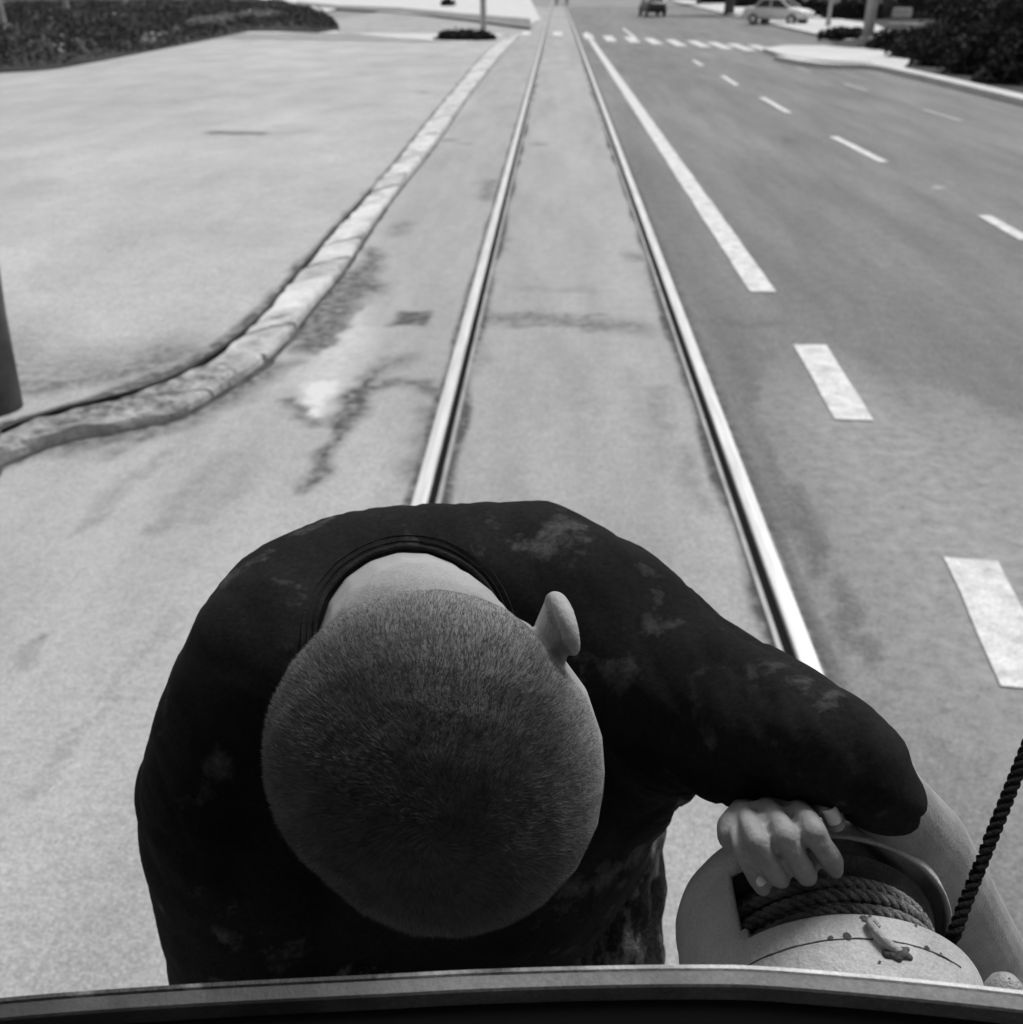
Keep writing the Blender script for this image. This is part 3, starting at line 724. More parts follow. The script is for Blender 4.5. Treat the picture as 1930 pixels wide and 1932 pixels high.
# ------------------------------------------------------------------ far pedestrians
def pedestrian(base, label, ph):
    b = Vector(base); s = .09*ph
    ch = [[(b+Vector((-.10, -s, .06)), .045), (b+Vector((-.09, -s*.3, .48)), .06), (b+Vector((-.08, 0, .9)), .09)],
          [(b+Vector((.10, s, .06)), .045), (b+Vector((.09, s*.5, .48)), .06), (b+Vector((.08, 0, .9)), .09)],
          [(b+Vector((0, 0, .92)), .15), (b+Vector((0, 0, 1.2)), .14), (b+Vector((0, 0, 1.38)), .15), (b+Vector((0, 0, 1.5)), .06), (b+Vector((0, -.01, 1.6)), .09), (b+Vector((0, -.01, 1.68)), .085)],
          [(b+Vector((-.17, 0, 1.4)), .06), (b+Vector((-.24, -.03, 1.12)), .045), (b+Vector((-.23, -.08, .85)), .035)],
          [(b+Vector((.17, 0, 1.4)), .06), (b+Vector((.24, .03, 1.12)), .045), (b+Vector((.23, .02, .85)), .035)],
          [(b+Vector((-.10, -s, .04)), .04), (b+Vector((-.10, -s-.14, .03)), .03)], [(b+Vector((.10, s, .04)), .04), (b+Vector((.10, s-.14, .03)), .03)]]
    me = blob_mesh('person', ch, .018, 3); o = link_mesh('person', me, M['shoe'], None, True)
    tag(o, label, 'person'); return o
pedestrian(G(1050, 10, .0), 'left one of two dark figures standing on the track in the distance', 1)
pedestrian(G(1069, 11, .0), 'right one of two dark figures standing on the track in the distance', -1)

# ------------------------------------------------------------------ the tram the camera looks out of
SZ = 1.69
tram = empty('tram', (0, -4, 0), 'dark tram interior and rear window sill along the bottom of the photo', 'tram')
edge_px = [(-700, 1990), (-350, 1925), (0, 1882), (350, 1856), (700, 1838), (950, 1826), (1280, 1819), (1500, 1826), (1930, 1868), (2300, 1925), (2700, 2010)]
ep_ = [Vector(G(a, b_, SZ)) for a, b_ in edge_px]
ep_ = [Vector((-1.17, ep_[0].y-.24, SZ))]+ep_+[Vector((1.17, ep_[-1].y-.24, SZ))]
oc = smoothcurve(ep_, 10)   # outer top edge of the window rail
def sweep(name, offs, m, parent, curve=oc, smooth=False):
    """offs: (inwards towards -Y, z) section swept along the bowed rear end"""
    bm = bmesh.new(); prev = None; n = len(offs)
    for i, p in enumerate(curve):
        t = (curve[min(i+1, len(curve)-1)]-curve[max(i-1, 0)]).normalized(); nn = Vector((t.y, -t.x, 0))
        q = [bm.verts.new(Vector((p.x, p.y, 0))+nn*a+Vector((0, 0, z))) for a, z in offs]
        if prev:
            for k in range(n): bm.faces.new((prev[k], prev[(k+1) % n], q[(k+1) % n], q[k]))
        else: bm.faces.new(q[::-1])
        prev = q
    bm.faces.new(prev); bmesh.ops.recalc_face_normals(bm, faces=bm.faces)
    return obj(name, bm, m, parent, smooth)
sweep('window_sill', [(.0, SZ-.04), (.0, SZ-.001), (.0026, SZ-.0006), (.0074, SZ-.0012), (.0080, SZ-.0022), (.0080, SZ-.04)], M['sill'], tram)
sweep('sill_edge_highlight', [(-.0002, SZ-.0012), (.0002, SZ+.0003), (.0018, SZ+.0003), (.0024, SZ-.0009)], M['sill_highlight'], tram)  # pale strip paints the highlight along the rail's outer edge
for o_ in tram.children:      # shade painted into the rail's left and centre, edge highlight kept towards the right
    if o_.name.startswith(('window_sill', 'sill_edge_highlight')):
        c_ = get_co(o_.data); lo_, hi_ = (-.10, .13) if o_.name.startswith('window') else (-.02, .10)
        set_attr(o_.data, 'stain_shade', [float(np.clip((hi_-c[0])/(hi_-lo_), 0, 1))*(.9 if o_.name.startswith('window') else 1.1) for c in c_])
sweep('inner_panel', [(.0083, SZ-.009), (.03, SZ-.02), (.06, SZ-.05), (.06, .75), (.0083, .75)], M['inside'], tram)
sweep('rear_wall', [(-.002, SZ-.02), (-.002, .62), (.0078, .62), (.0078, SZ-.045), (-.0005, SZ-.02)], M['trampaint'], tram)
sweep('bumper', [(-.002-.28, .50), (-.002-.28, .60), (-.004, .60), (-.004, .50)], M['rubber'], tram)
x0, x1 = oc[0].x, oc[-1].x; yb = min(oc[0].y, oc[-1].y)
XS0, XS1 = -1.15, 1.15
bm = bmesh.new()
for x in (XS0, XS1):
    box(bm, (x, -5.1, 1.2), (.04, 10.0, 1.0)); box(bm, (x, -5.1, 2.62), (.04, 10, .16))
    for k in range(6): box(bm, (x, -.16-k*1.9, 2.15), (.05, .12, .92))
obj('side_wall', bm, M['inside'], tram)
bm = bmesh.new(); box(bm, (0, -5.0, .72), (2.3, 10, .06)); obj('floor', bm, M['inside'], tram)
bm = bmesh.new(); box(bm, (0, -4.92, 2.72), (2.5, 10.3, .12), bev=.05); obj('roof', bm, M['trampaint'], tram)  # roof out of view, set low and forward to shade the head's front
for x in (-.92, .92):
    bm = bmesh.new(); box(bm, (x, .02, 2.3), (.09, .07, 1.25), bev=.01); obj('window_post', bm, M['inside'], tram)
bm = bmesh.new(); box(bm, (0, -10.0, 1.8), (2.3, .05, 2.3)); obj('end_wall', bm, M['inside'], tram)
gh = P(1992, 2120, .735)
bm = bmesh.new(); tube(bm, smoothcurve([Vector((gh.x-.10, .24, gh.z)), Vector((gh.x-.10, gh.y-.01, gh.z)), Vector((gh.x-.06, gh.y, gh.z)), Vector((gh.x+.10, gh.y, gh.z)), Vector((gh.x+.14, gh.y-.02, gh.z)), Vector((gh.x+.14, .20, gh.z))], 5), .011, 12); obj('grab_handle', bm, M['rubber'], tram, True)
# domed cap on the tram's wall at the lower right corner
c = P(1902, 1852, .475); bm = bmesh.new()
Q = Matrix.Translation(c-Vector((0, 0, .02)))
lathe(bm, [(0, .0095), (.012, .0092), (.017, .008), (.021, .005), (.0225, 0.0005)], Q, 24); obj('wall_cap', bm, M['ironbit'], tram, True)

# ------------------------------------------------------------------ rope drum (trolley rope catcher)
ZT = 1.62; Rr_ = .076
pN = G(1618, 1724, ZT)        # top of the near cover's inner edge
CX, CZ = pN.x, ZT-Rr_; Y0 = pN.y
print('drum', CX, Y0, CZ)
drum = empty('rope_catcher', (CX, Y0-.03, CZ), 'round pale cast metal rope catcher with an open slot, mounted outside the window', 'rope catcher')
QD = Matrix.Translation((CX, 0, CZ)) @ Matrix(((1, 0, 0, 0), (0, 0, 1, 0), (0, 1, 0, 0), (0, 0, 0, 1)))   # axial -> +Y, radius 0deg -> +Z
SEG = 120
profA = [(Y0-.056, .030), (Y0-.055, .056), (Y0-.052, .064), (Y0-.046, .0685), (Y0-.034, .0722), (Y0-.016, .0749), (Y0-.0138, .07505), (Y0-.0130, .0751), (Y0-.006, .0757), (Y0-.001, Rr_), (Y0, Rr_)]
slotY = [Y0+.006, Y0+.02, Y0+.033, Y0+.043, Y0+.050]
profB = [(y, Rr_+.0006*math.sin(i)) for i, y in enumerate(slotY)]
profC = [(Y0+.0515, .0764), (Y0+.058, .0760), (Y0+.063, .0745), (Y0+.068, .0710), (Y0+.073, .065), (Y0+.076, .056), (Y0+.078, .04), (Y0+.079, .0)]
prof = profA+profB+profC; nA = len(profA)-1
def skipf(i, k):
    ph = k*360/SEG; ph = ph-360 if ph > 180 else ph
    lo = -46+ (3 if i == nA else 0) + (4 if i == nA+len(profB)-1 else 0)
    return nA <= i <= nA+len(profB)-1 and lo < ph < 94
bm = bmesh.new(); lathe(bm, prof, QD, SEG, skipf)
bmesh.ops.remove_doubles(bm, verts=bm.verts, dist=1e-5)
cs = obj('casing', bm, M['casing'], drum, True)
sm = cs.modifiers.new('so', 'SOLIDIFY'); sm.thickness = .003; sm.offset = -1; sm.use_even_offset = False
# subtle cast roughness
co = get_co(cs.data)
for i in range(len(co)):
    n = noise.noise(Vector(co[i])*60)*.0004; r = co[i]-np.array([CX, co[i][1], CZ]); r /= (np.linalg.norm(r)+1e-9); co[i] += r*n
set_co(cs.data, co)
bm = bmesh.new()   # inner drum & flanges
lathe(bm, [(Y0+.004, .070), (Y0+.006, .070), (Y0+.0062, .046), (Y0+.048, .046), (Y0+.0482, .066), (Y0+.049, .066)], QD, 64)
obj('spool', bm, M['casingin'], drum, True)
# rope wound on the spool: one helix of twisted strands
def twisted(name, path_fn, n, rr, twist, m, parent, strands=3, seg=7):
    bm = bmesh.new(); pts = [path_fn(i/(n-1)) for i in range(n)]
    L = [0]
    for a, b in zip(pts[:-1], pts[1:]): L.append(L[-1]+(b-a).length)
    for s in range(strands):
        sp = []
        for i, p in enumerate(pts):
            t = (pts[min(i+1, n-1)]-pts[max(i-1, 0)]).normalized(); a = Vector((0, 1, 0)) if abs(t.y) < .8 else Vector((0, 0, 1))
            u = t.cross(a).normalized(); v = t.cross(u); ang = 2*PI*(s/strands+L[i]/twist)
            sp.append(p+(u*math.cos(ang)+v*math.sin(ang))*rr*.56)
        tube(bm, sp, rr*.62, seg)
    if parent is None: return obj(name, bm, m, None, True)
    return obj(name, bm, m, parent, True)
turns = 8
def coil(t):
    a = t*turns*2*PI; k = t*turns
    y = Y0+.011+.034*(k/turns if True else 0)
    r = .0545+.0014*math.sin(k*2.3)+.0008*math.sin(a*2)
    return Vector((CX+math.sin(a)*r, y+.0008*math.sin(a*1.5), CZ+math.cos(a)*r))
twisted('rope_coil', coil, 1900, .0031, .017, M['rope'], drum)
def coil2(t):
    a = -1.1+t*2.6*2*PI; r = .0602+.0016*math.sin(a*3)
    return Vector((CX+math.sin(a)*r, Y0+.014+.022*t+.002*math.sin(a*1.2), CZ+math.cos(a)*r))
twisted('rope_coil', coil2, 640, .0031, .017, M['rope'], drum)
# hook on the near cover
def onA(ax, phi, lift=0):      # point on near cover: axial offset from Y0, angle deg, lift outwards
    y = Y0+ax
    r = np.interp(y, [p[0] for p in profA], [p[1] for p in profA])+lift
    return Vector((CX+math.sin(R_(phi))*r, y, CZ+math.cos(R_(phi))*r))
from mathutils.bvhtree import BVHTree
bvc = BVHTree.FromPolygons([Vector(c) for c in get_co(cs.data)], [tuple(p.vertices) for p in cs.data.polygons])
def surf(px, py, lift=0):
    d = ray(px, py).normalized(); loc, nrm, _, _ = bvc.ray_cast(CAM, d)
    if loc is None: return P(px, py, .49)
    return loc-d*lift
bm = bmesh.new()
hook = smoothcurve([surf(1658, 1750, .001), surf(1648, 1737, .003), surf(1640, 1738, .0042), surf(1646, 1748, .0048), surf(1662, 1766, .005), surf(1678, 1782, .004), surf(1696, 1796, .0005)], 5)
tube(bm, hook, list(np.linspace(.0014, .0026, len(hook))), 10); obj('hook', bm, M['ironbit'], drum, True)
lug = [[(surf(1672, 1800, .0), .0022), (surf(1688, 1797, .0006), .0030), (surf(1702, 1799, .0004), .0026), (surf(1716, 1806, .0), .0016)], [(surf(1690, 1797, 0), .0028), (surf(1712, 1790, 0), .0012)], [(surf(1684, 1800, 0), .0026), (surf(1694, 1808, 0), .0020)]]
link_mesh('hook_lug', blob_mesh('hook_lug', lug, .0005, 2), M['rust'], drum, True)
# chips in the paint
def chip(ax, phi, s, n=9):
    c = onA(ax, phi, .0006); t1 = Vector((math.cos(R_(phi)), 0, -math.sin(R_(phi)))); t2 = (onA(ax+.002, phi, .0006)-onA(ax-.002, phi, .0006)).normalized()
    vs = [bm.verts.new(c+t1*math.cos(2*PI*k/n)*s*random.uniform(.5, 1.2)+t2*math.sin(2*PI*k/n)*s*random.uniform(.4, 1)) for k in range(n)]
    bm.faces.new(vs)
for ax, phi, s in ((-.0125, -6, .0026), (-.0125, -12, .0018), (-.0125, 24, .0016), (-.0125, 30, .001), (-.002, 2, .0024), (-.0015, 4, .0015), (-.001, 22, .001), (-.025, 3, .0008)):
    bm = bmesh.new(); chip(ax, phi, s); obj('paint_chip', bm, M['rust'], drum)
for f0, f1 in ((-64, 3), (9, 40)):
    bm = bmesh.new(); tube(bm, [onA(-.0134+.0001*math.sin(q*.9), f0+(f1-f0)*q/40, .0000) for q in range(41)], [.0004+.0003*abs(noise.noise(Vector((q*.37, f0, 0)))) for q in range(41)], 6)
    obj('seam', bm, M['rust'], drum)
bm = bmesh.new()   # bracket to the wall
box(bm, (CX, Y0-.06, CZ-.02), (.07, .03, .10), bev=.004); obj('bracket', bm, M['casingin'], drum)
# the taut rope going up to the trolley pole
ra, rb = P(1822, 1700, .53), P(1932, 1425, .54)
dirr = (rb-ra)
sp_ = Vector((CX+.058, Y0+.035, CZ+.012))
low = smoothcurve([sp_+Vector((-.012, 0, .03)), sp_, ra-dirr*.25, ra, ra+dirr*.5], 24)
def rope_path(t):
    k = t*1400
    if k < 90: return low[int(k)] if int(k) < len(low) else low[-1]
    return low[90].lerp(ra+dirr*9, (k-90)/1310)
rope = twisted('rope', lambda t: rope_path(t), 1400, .0032, .015, M['ropedark'], None)
tag(rope, 'taut dark twisted rope rising from the rope catcher at the right edge', 'rope')

# ------------------------------------------------------------------ the boy
def C_(px, py, zc, rp): return (P(px, py, zc), rp*zc/F_)
person = empty('person', (P(800, 1700, .8).x, P(800, 1700, .8).y, .60), 'person with cropped hair in a dark shirt, bent over and clinging to the tram', 'person')
# head frame: crown towards the viewer, face turned down
HC = P(842, 1432, .500)
HR = .0815
# head axes in camera terms: right (image right), down (image down), toward camera
cc_r, cc_d, cc_t = cr.copy(), -cu.copy(), -cf.copy()
def rotv(v, ax, a): return Matrix.Rotation(a, 3, ax) @ v
hx, hy, hz_ = cc_r.copy(), cc_d.copy(), cc_t.copy()   # hx: person's left, hy: face direction, hz: crown
def rot_all(ax, a):
    global hx, hy, hz_
    hx, hy, hz_ = rotv(hx, ax, a), rotv(hy, ax, a), rotv(hz_, ax, a)
rot_all(hx.copy(), R_(30))     # nod forward: the nape shows
rot_all(cc_t, R_(36))
rot_all(hy.copy(), R_(19))      # tilt towards the person's right: left ear comes up
def H(x, y, z): return HC+hx*x+hy*y+hz_*z
def E(c, a, b, d): return (H(*c), (hx*a, hy*b, hz_*d))
skull = [E((0, 0, 0), .0775, .0850, .0800), E((0, -.020, .004), .0760, .0730, .0750), E((0, .03, -.03), .060, .055, .070), E((0, .038, -.075), .042, .035, .035),
         E((0, .083, -.045), .009, .012, .018), E((0, .075, -.012), .045, .014, .012), E((0, .068, -.082), .022, .012, .010), E((0, .060, -.105), .022, .018, .014),
         E((.030, .060, -.055), .018, .015, .014), E((-.030, .060, -.055), .018, .015, .014)]
for s in (-1, 1):   # ears: rim + bowl
    o_ = 1.0 if s > 0 else .35       # the person's right ear lies flatter
    for k in range(44):      # helix
        a = R_(-112+k*4.9); t = k/43; rr_ = .0036+.0012*math.sin(PI*t)
        skull.append(E((s*(.0765+.0085*o_*max(0, math.cos(a)*.7+.35)+.0045*math.sin(a)), -.021-.0125*math.cos(a), -.031+.0150*math.sin(a)), rr_, rr_*1.1, rr_))
    for k in range(22):      # the ear's back plate, from the skull out to the helix
        u_ = k/21
        for h_ in (-.016, -.012, -.008, -.004, .0, .004, .008, .012):
            skull.append(E((s*(.067+(.0145+h_*.22)*u_*o_), -.012-.0185*u_*(1-abs(h_)*14), -.031+h_), .0034+.003*(1-u_), .0036+.004*(1-u_), .0062))
    skull.append(E((s*.077, -.012, -.052), .0050, .0065, .0065))
chains = []
# neck and torso
chains.append([C_(772, 1215, .67, 178), C_(775, 1215, .615, 168), (H(0, -.028, -.045), .052), (H(0, -.01, -.04), .055)])
chains.append([C_(780, 1230, .72, 190), C_(800, 1400, .78, 230), C_(850, 1650, .84, 210), C_(880, 1850, .90, 190)])
chains.append([C_(560, 1215, .67, 110), C_(800, 1200, .70, 150), C_(1100, 1200, .67, 110)])
# left arm (right side of the picture)
chains.append([C_(1120, 1200, .66, 100), C_(1400, 1350, .58, 90), C_(1635, 1458, .515, 70)])
chains.append([C_(1635, 1458, .515, 70), C_(1735, 1590, .59, 88), C_(1850, 1800, .70, 82), C_(1950, 1990, .74, 60), C_(1985, 2060, .75, 50)])
# left hand gripping below the frame
for k in range(4):
    chains.append([C_(1960+k*22, 2060, .74, 20), C_(1955+k*24, 2130, .72, 19), C_(1945+k*24, 2170, .735, 17)])
# right arm crossing behind the left sleeve
chains.append([C_(560, 1230, .67, 105), C_(760, 1420, .72, 85), C_(1000, 1330, .72, 72)])
chains.append([C_(1000, 1330, .72, 72), C_(1250, 1390, .69, 60), C_(1420, 1460, .64, 48), C_(1450, 1510, .585, 46)])
# right hand: palm
def Z5(x, y): return (1320.6+x*.176, 1471.6+y*.176)
def fing(pts, tipr=None):
    out = []
    for x, y, zc, r in pts:
        px, py = Z5(x, y); out.append(C_(px, py, zc, r*.176*1.01))
    chains.append(out)
chains.append([C_(1450, 1510, .585, 46), C_(1415, 1545, .540, 44), C_(1385, 1562, .520, 33), C_(1384, 1575, .514, 31)])
chains.append([C_(1450, 1510, .58, 46), C_(1470, 1525, .548, 38), C_(1500, 1520, .54, 34), C_(1530, 1515, .535, 26)])
chains.append([C_(1385, 1565, .516, 30), C_(1430, 1540, .522, 30), C_(1480, 1525, .526, 28), C_(1520, 1518, .528, 24)])
chains.append([C_(1400, 1572, .510, 26), C_(1440, 1556, .508, 25), C_(1480, 1546, .508, 24), C_(1525, 1536, .508, 20)])
fing([(400, 560, .508, 100), (435, 720, .496, 96), (475, 800, .494, 104), (535, 920, .495, 94), (610, 1060, .499, 94), (672, 1155, .502, 84)])        # little finger
fing([(480, 330, .526, 106), (560, 540, .491, 114), (610, 650, .486, 126), (695, 800, .487, 120), (782, 950, .489, 118), (850, 1035, .495, 108), (870, 1060, .502, 98)])
fing([(730, 270, .528, 112), (870, 490, .489, 124), (915, 590, .484, 138), (1000, 760, .485, 120), (1080, 900, .487, 126), (1135, 995, .494, 120), (1150, 1030, .502, 106)])
fing([(1020, 240, .528, 112), (1165, 440, .488, 126), (1220, 550, .483, 138), (1300, 690, .484, 120), (1375, 800, .487, 126), (1420, 870, .496, 118), (1450, 965, .502, 86)])
fing([(1180, 130, .535, 105), (1330, 240, .512, 100), (1415, 360, .496, 116), (1450, 445, .494, 108)])   # thumb on top of the rim
fing([(1430, 260, .525, 70), (1540, 300, .518, 62), (1560, 350, .516, 50)])
chains.append([C_(1408, 1592, .507, 28), C_(1445, 1592, .502, 28), C_(1490, 1588, .502, 28), C_(1535, 1578, .502, 26)])
for q_ in ((1444, 1559, .4985), (1440, 1548, .502), (1468, 1612, .4955), (1462, 1600, .497), (1500, 1570, .497), (1415, 1600, .502), (1430, 1625, .501), (1450, 1575, .4975), (1457, 1590, .4965), (1466, 1608, .496), (1472, 1626, .497), (1476, 1640, .499), (1520, 1600, .497), (1471, 1613, .4915), (1447, 1566, .4925), (1465, 1600, .4915), (1510, 1612, .4925)):
    chains.append([C_(*q_, 15)])
chains.append([C_(1440, 1636, .505, 20), C_(1480, 1630, .501, 24), C_(1530, 1618, .501, 24), C_(1555, 1612, .502, 20)])
# legs
hipL, hipR = P(1040, 1790, .88), P(700, 1790, .88)
def V3(x, y, z): return Vector((x, y, z))
kneeL, kneeR = V3(hipL.x+.02, .50, .97), V3(hipR.x-.02, .50, .97)
for hp, kn in ((hipL, kneeL), (hipR, kneeR)):
    ank = V3(kn.x, .52, .66)
    chains.append([(hp, .075), (kn, .052), (kn+V3(0, .02, -.08), .048), (ank, .032), (ank+V3(0, 0, -.03), .03), (ank+V3(0, -.10, -.04), .022)])
me = blob_mesh('body', chains, .0012, 3, skull)
# facial hollows are on the underside; creases on finger joints
co = get_co(me); no = get_no(me)
def dent(c, rad, amt):
    d = np.linalg.norm(co-np.array(c[:]), axis=1); w = np.clip(1-d/rad, 0, 1)**2
    return co-no*(w*amt)[:, None]
for s in (-1, 1):
    co = dent(H(s*.031, .080, -.030), .020, .008)
    co = dent(H(s*.098, -.004, -.034), .013, .006)
co = dent(H(0, .082, -.076), .012, .003)
for x, y, zc in ((560, 560, .48), (700, 840, .48), (870, 500, .478), (990, 760, .478), (1170, 450, .477), (1310, 690, .477), (440, 740, .488), (530, 930, .49)):
    px, py = Z5(x, y)
    for o_ in (-7, -2, 3):
        a = P(px+o_*.5-8, py+o_-3, zc); b_ = P(px+o_*.5+8, py+o_+3-6, zc)
        A = np.array(a[:]); Bv = np.array(b_[:])-A; t = np.clip(((co-A) @ Bv)/(Bv @ Bv), 0, 1); d = np.linalg.norm(co-(A+t[:, None]*Bv), axis=1)
        w = np.exp(-(d/.0008)**2*.5)*(d < .014); co = co-no*(w*.0007)[:, None]
set_co(me, co)
body = link_mesh('body', me, M['skin'], person, True)
# eyes, closed towards the rail
for s in (-1, 1):
    bm = bmesh.new(); bmesh.ops.create_uvsphere(bm, u_segments=16, v_segments=10, radius=.011, matrix=Matrix.Translation(H(s*.031, .067, -.030))); obj('eye', bm, M['eye'], person, True)
# nails
def nail(x, y, zc, w, h, ang, up=.0):
    px, py = Z5(x, y); c = P(px, py, zc); bm = bmesh.new(); w *= .176*zc/F_; h *= .176*zc/F_
    a = R_(ang); ax_ = (cr*math.cos(a)-cu*math.sin(a)); ay_ = (cr*-math.sin(a)-cu*math.cos(a)); az = -cf
    g = []
    for i in range(9):
        u_ = -1+i/4; row = []
        for j in range(9):
            v_ = -1+j/4; rr_ = (1-abs(u_)**4*.25); row.append(bm.verts.new(c+ax_*(w*v_*(1-.18*max(0, u_)**3))+ay_*(h*u_*rr_)+az*(-w*.75*v_*v_-h*.2*u_*u_)))
        g.append(row)
    for i in range(8):
        for j in range(8): bm.faces.new((g[i][j], g[i][j+1], g[i+1][j+1], g[i+1][j]))
    bmesh.ops.recalc_face_normals(bm, faces=bm.faces)
    o = obj('fingernail', bm, M['nail'], person, True); s = o.modifiers.new('s', 'SOLIDIFY'); s.thickness = .0006; return o
nail(648, 1075, .4927, 60, 92, -36)
nail(1445, 400, .4861, 84, 120, -24)

# hair: short stubble standing on the scalp, combed away from the whorl
me_b = body.data; me_b.calc_loop_triangles()
tri = np.empty(len(me_b.loop_triangles)*3, np.int32); me_b.loop_triangles.foreach_get('vertices', tri); tri = tri.reshape(-1, 3)
co = get_co(me_b); no = get_no(me_b)
hc = np.array(HC[:]); hxn, hyn, hzn = (np.array(v[:]) for v in (hx, hy, hz_))
tc = co[tri].mean(1); rel = tc-hc; lx, ly, lz = rel @ hxn, rel @ hyn, rel @ hzn
tn = no[tri].mean(1)
hairline = np.minimum(.040-(.02-.0)*0, 9)
inhead = (np.linalg.norm(rel, axis=1) < .108) & (np.abs(lx) < .0835)
line = np.where(ly > .02, (ly-.02)*.95-.010, np.where(ly > -.03, -.030+np.abs(lx)*.0+.02, -.052+(ly+.03)*.1))
msk = inhead & (lz > line)
# keep the ears clear
earz = (np.abs(lx) > .0805) & (lz < .0)
msk &= ~earz
ti = np.where(msk)[0]
A_ = np.linalg.norm(np.cross(co[tri[ti, 1]]-co[tri[ti, 0]], co[tri[ti, 2]]-co[tri[ti, 0]]), axis=1)
NH = 100000; pick = np.random.choice(ti, NH, p=A_/A_.sum())
w = np.random.dirichlet((1, 1, 1), NH)
pp = (co[tri[pick]]*w[:, :, None]).sum(1); nn = (no[tri[pick]]*w[:, :, None]).sum(1); nn /= np.linalg.norm(nn, axis=1)[:, None]
whorl = hc+hzn*.08-hyn*.03+hxn*.018
tang = pp-whorl; dist = np.linalg.norm(tang, axis=1); tang -= (tang*nn).sum(1)[:, None]*nn; tang /= (np.linalg.norm(tang, axis=1)[:, None]+1e-9)
side = np.cross(nn, tang)
swirl = np.exp(-dist/.03)[:, None]
jn = np.array([noise.noise(Vector(p)*55) for p in pp])
dirv = nn*.62+tang*(.75+.3*jn[:, None])+side*(swirl*.8+.55*jn[:, None])+np.random.normal(scale=.2, size=(NH, 3))
dirv /= np.linalg.norm(dirv, axis=1)[:, None]
relp = pp-hc; lzp = relp @ hzn
Lh = np.random.uniform(.0030, .0055, NH)
fade = np.clip((lzp-np.interp(relp @ hyn, [-.1, -.03, .02, .1], [-.058, -.052, -.012, .06]))/.070, .10, 1)   # clipped shorter near the hairline
Lh *= fade; wd_ = .00013*(.6+.4*fade)
sd_ = np.cross(dirv, np.random.normal(size=(NH, 3))); sd_ /= np.linalg.norm(sd_, axis=1)[:, None]
v0 = pp-nn*.0003-sd_*wd_[:, None]; v1 = pp-nn*.0003+sd_*wd_[:, None]; v2 = pp+dirv*Lh[:, None]-nn*(Lh*.12)[:, None]
hm = np_mesh('hair', np.stack([v0, v1, v2], 1).reshape(-1, 3), np.arange(NH*3).reshape(NH, 3))
link_mesh('hair', hm, M['hair'], person)
# shadow of the cut hair roots: the scalp's own stubble tone
sc = np.zeros(len(co)); relv = co-hc; lxv, lyv, lzv = relv @ hxn, relv @ hyn, relv @ hzn
lnv = np.interp(lyv, [-.1, -.03, .02, .1], [-.056, -.050, -.010, .062])
sc = np.clip((lzv-lnv)/.080, 0, 1)**.75*(np.linalg.norm(relv, axis=1) < .12)*(~((np.abs(lxv) > .0825) & (lzv < .005)))
# grime on the working hands and forearms
hd = np.array(P(1480, 1600, .495)[:]); dh = np.linalg.norm(co-hd, axis=1)
arm = np.where((co[:, 0] > .06) & (sc <= 0) & (np.linalg.norm(relv, axis=1) > .13))[0]
for i in arm:
    c = Vector(co[i]); g_ = .5+.5*noise.noise(c*38)+.35*noise.noise(c*110)
    sc[i] = max(0, min(.55, g_*(.42 if dh[i] < .07 else .30)))
set_attr(me_b, 'stain_shade', sc)
# skin material reads the stubble mask
nt_ = M['skin'].node_tree; bs = nt_.nodes['Principled BSDF']; src = bs.inputs['Base Color'].links[0].from_socket
at = nt_.nodes.new('ShaderNodeAttribute'); at.attribute_name = 'stain_shade'
mx = nt_.nodes.new('ShaderNodeMix'); mx.data_type = 'RGBA'; nt_.links.new(at.outputs['Fac'], mx.inputs[0]); nt_.links.new(src, mx.inputs[6]); mx.inputs[7].default_value = (.035, .035, .035, 1)
nt_.links.new(mx.outputs[2], bs.inputs['Base Color'])

# shirt
sh = [
    [C_(545, 1235, .665, 190), C_(502, 1345, .685, 198), C_(466, 1480, .715, 201), C_(532, 1800, .80, 208), C_(590, 2100, .88, 200)],
    [C_(575, 1185, .68, 176), C_(672, 1132, .70, 168), C_(830, 1125, .71, 176), C_(990, 1130, .70, 190), C_(1120, 1180, .67, 178)],
    [C_(1120, 1180, .67, 178), C_(1265, 1294, .63, 172), C_(1402, 1368, .572, 157), C_(1564, 1404, .512, 108), C_(1624, 1445, .503, 99), C_(1664, 1492, .510, 76), C_(1686, 1526, .520, 48)],
    [C_(850, 1300, .76, 330), C_(900, 1480, .78, 346), C_(790, 1640, .83, 312), C_(760, 1850, .87, 325), C_(760, 2050, .90, 310)],
    [C_(1270, 1330, .62, 160), C_(1240, 1400, .68, 110), C_(1130, 1500, .74, 130)],
]
me = blob_mesh('shirt', sh, .0045, 10)
co = get_co(me); no = get_no(me)
disp = np.empty(len(co))
for i, c in enumerate(co):
    v = Vector(c)
    # pulled folds running from the armpit and across the back
    q = Vector((v.x*30+v.y*16, v.y*9-v.x*6, v.z*10)); f_ = abs(noise.noise(q)); q2 = Vector((v.x*8, v.y*12, v.z*46+v.x*22)); f2 = abs(noise.noise(q2+Vector((5, 0, 0))))
    k_ = .3+1.0*min(1, max(0, (v.x-.02)/.08))*(1 if v.z < 1.66 else .4)
    disp[i] = (-.0034*max(0, .2-f_)/.2-.0026*max(0, .18-f2)/.18)*k_+noise.noise(v*9)*.003+(abs(noise.noise(Vector((v.x*14+v.z*9, v.y*12, v.z*20))))-.25)*.004+noise.noise(v*45)*.0005
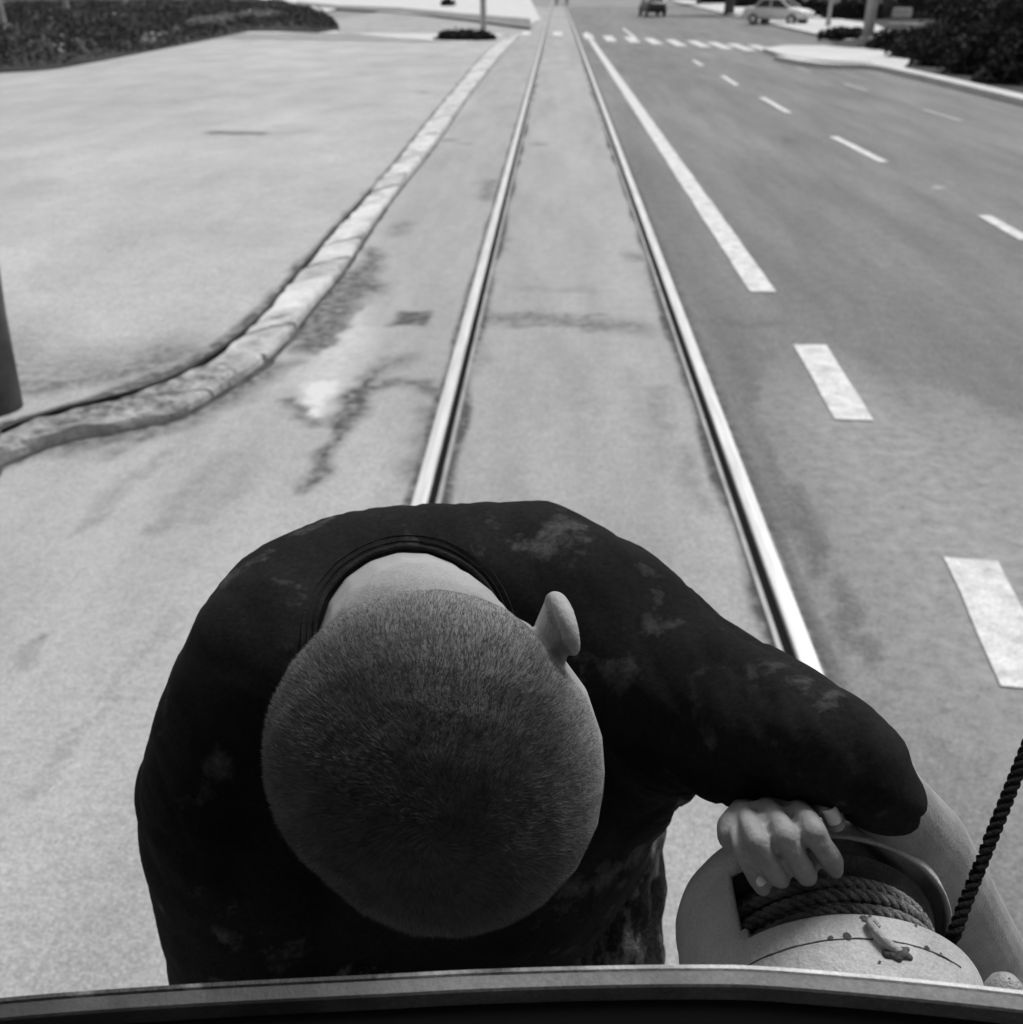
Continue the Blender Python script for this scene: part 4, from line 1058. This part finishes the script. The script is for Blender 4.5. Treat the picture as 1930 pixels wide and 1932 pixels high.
# cut the neck opening: push shirt back around the neck
nk = np.array(P(772, 1215, .60)[:]); nd = np.array(ray(772, 1215).normalized()[:])
rel = co-nk; al = rel @ nd; rad = np.linalg.norm(rel-al[:, None]*nd, axis=1)
ring = np.exp(-((rad-.066)/.007)**2)*(al < .09)*(al > -.05)
disp -= np.clip((.060-rad)/.02, 0, 1)*(al < .09)*.03
set_co(me, co+no*disp[:, None])
shirt = link_mesh('shirt', me, M['shirt'], person, True)
# ribbed collar around the nape
bm = bmesh.new()
dg = bpy.context.evaluated_depsgraph_get(); dg.update()
def on_shirt(px, py, off):
    o_ = CAM; d = ray(px, py).normalized(); hit, loc, nrm, _ = shirt.ray_cast(o_, d) if False else (False, None, None, None)
    return None
bvh = BVHTree.FromPolygons([Vector(c) for c in get_co(me)], [tuple(p.vertices) for p in me.polygons])
for q, (ra_, rb_) in enumerate(((181, 178), (193, 190), (204, 201))):
    pts = []
    for k in range(73):
        a = R_(200+k*(320/72)) if False else R_(150+k*(240/72)+0)
        px, py = 772+ra_*1.0*math.cos(a), 1208+rb_*math.sin(a)
        d = ray(px, py).normalized(); loc, nrm, _, _ = bvh.ray_cast(CAM, d)
        if loc is None: continue
        pts.append(loc-d*(.0012 if q else .0025))
    if len(pts) > 3:
        sm_ = [pts[0]]+[(pts[i-1]+pts[i]*2+pts[i+1])/4 for i in range(1, len(pts)-1)]+[pts[-1]]
        tube(bm, [p+Vector((.0008*noise.noise(p*60), 0, .0010*noise.noise(p*45))) for p in sm_], .0016 if q == 0 else .0004, 8)
obj('collar', bm, M['collar'], person, True)
# trousers
tr = [[(hipL, .10), (hipL.lerp(kneeL, .5), .088), (kneeL, .078), (kneeL+V3(0, .03, -.25), .066)],
      [(hipR, .10), (hipR.lerp(kneeR, .5), .088), (kneeR, .078), (kneeR+V3(0, .03, -.25), .066)],
      [(hipL, .10), (hipR, .10)],
      [C_(1150, 1530, .80, 112), C_(1140, 1640, .83, 108), C_(1130, 1800, .86, 124), C_(1120, 1950, .90, 130)],
      [C_(690, 1868, .70, 72), C_(700, 1960, .76, 95), (hipR, .09)]]
me = blob_mesh('trousers', tr, .004, 6)
co = get_co(me); no = get_no(me)
disp = np.array([(abs(noise.noise(Vector((c[0]*26+c[2]*8, c[1]*20, c[2]*14))))-.2)*.014+noise.noise(Vector(c)*70)*.0012 for c in co])
set_co(me, co+no*disp[:, None]); link_mesh('trousers', me, M['trousers'], person, True)
for kn in (kneeL, kneeR):
    b = V3(kn.x, .47, .635)
    me = blob_mesh('shoe', [[(b+V3(0, .07, .02), .042), (b+V3(0, 0, .01), .040), (b+V3(0, -.09, 0), .036)]], .005, 4); link_mesh('shoe', me, M['shoe'], person, True)
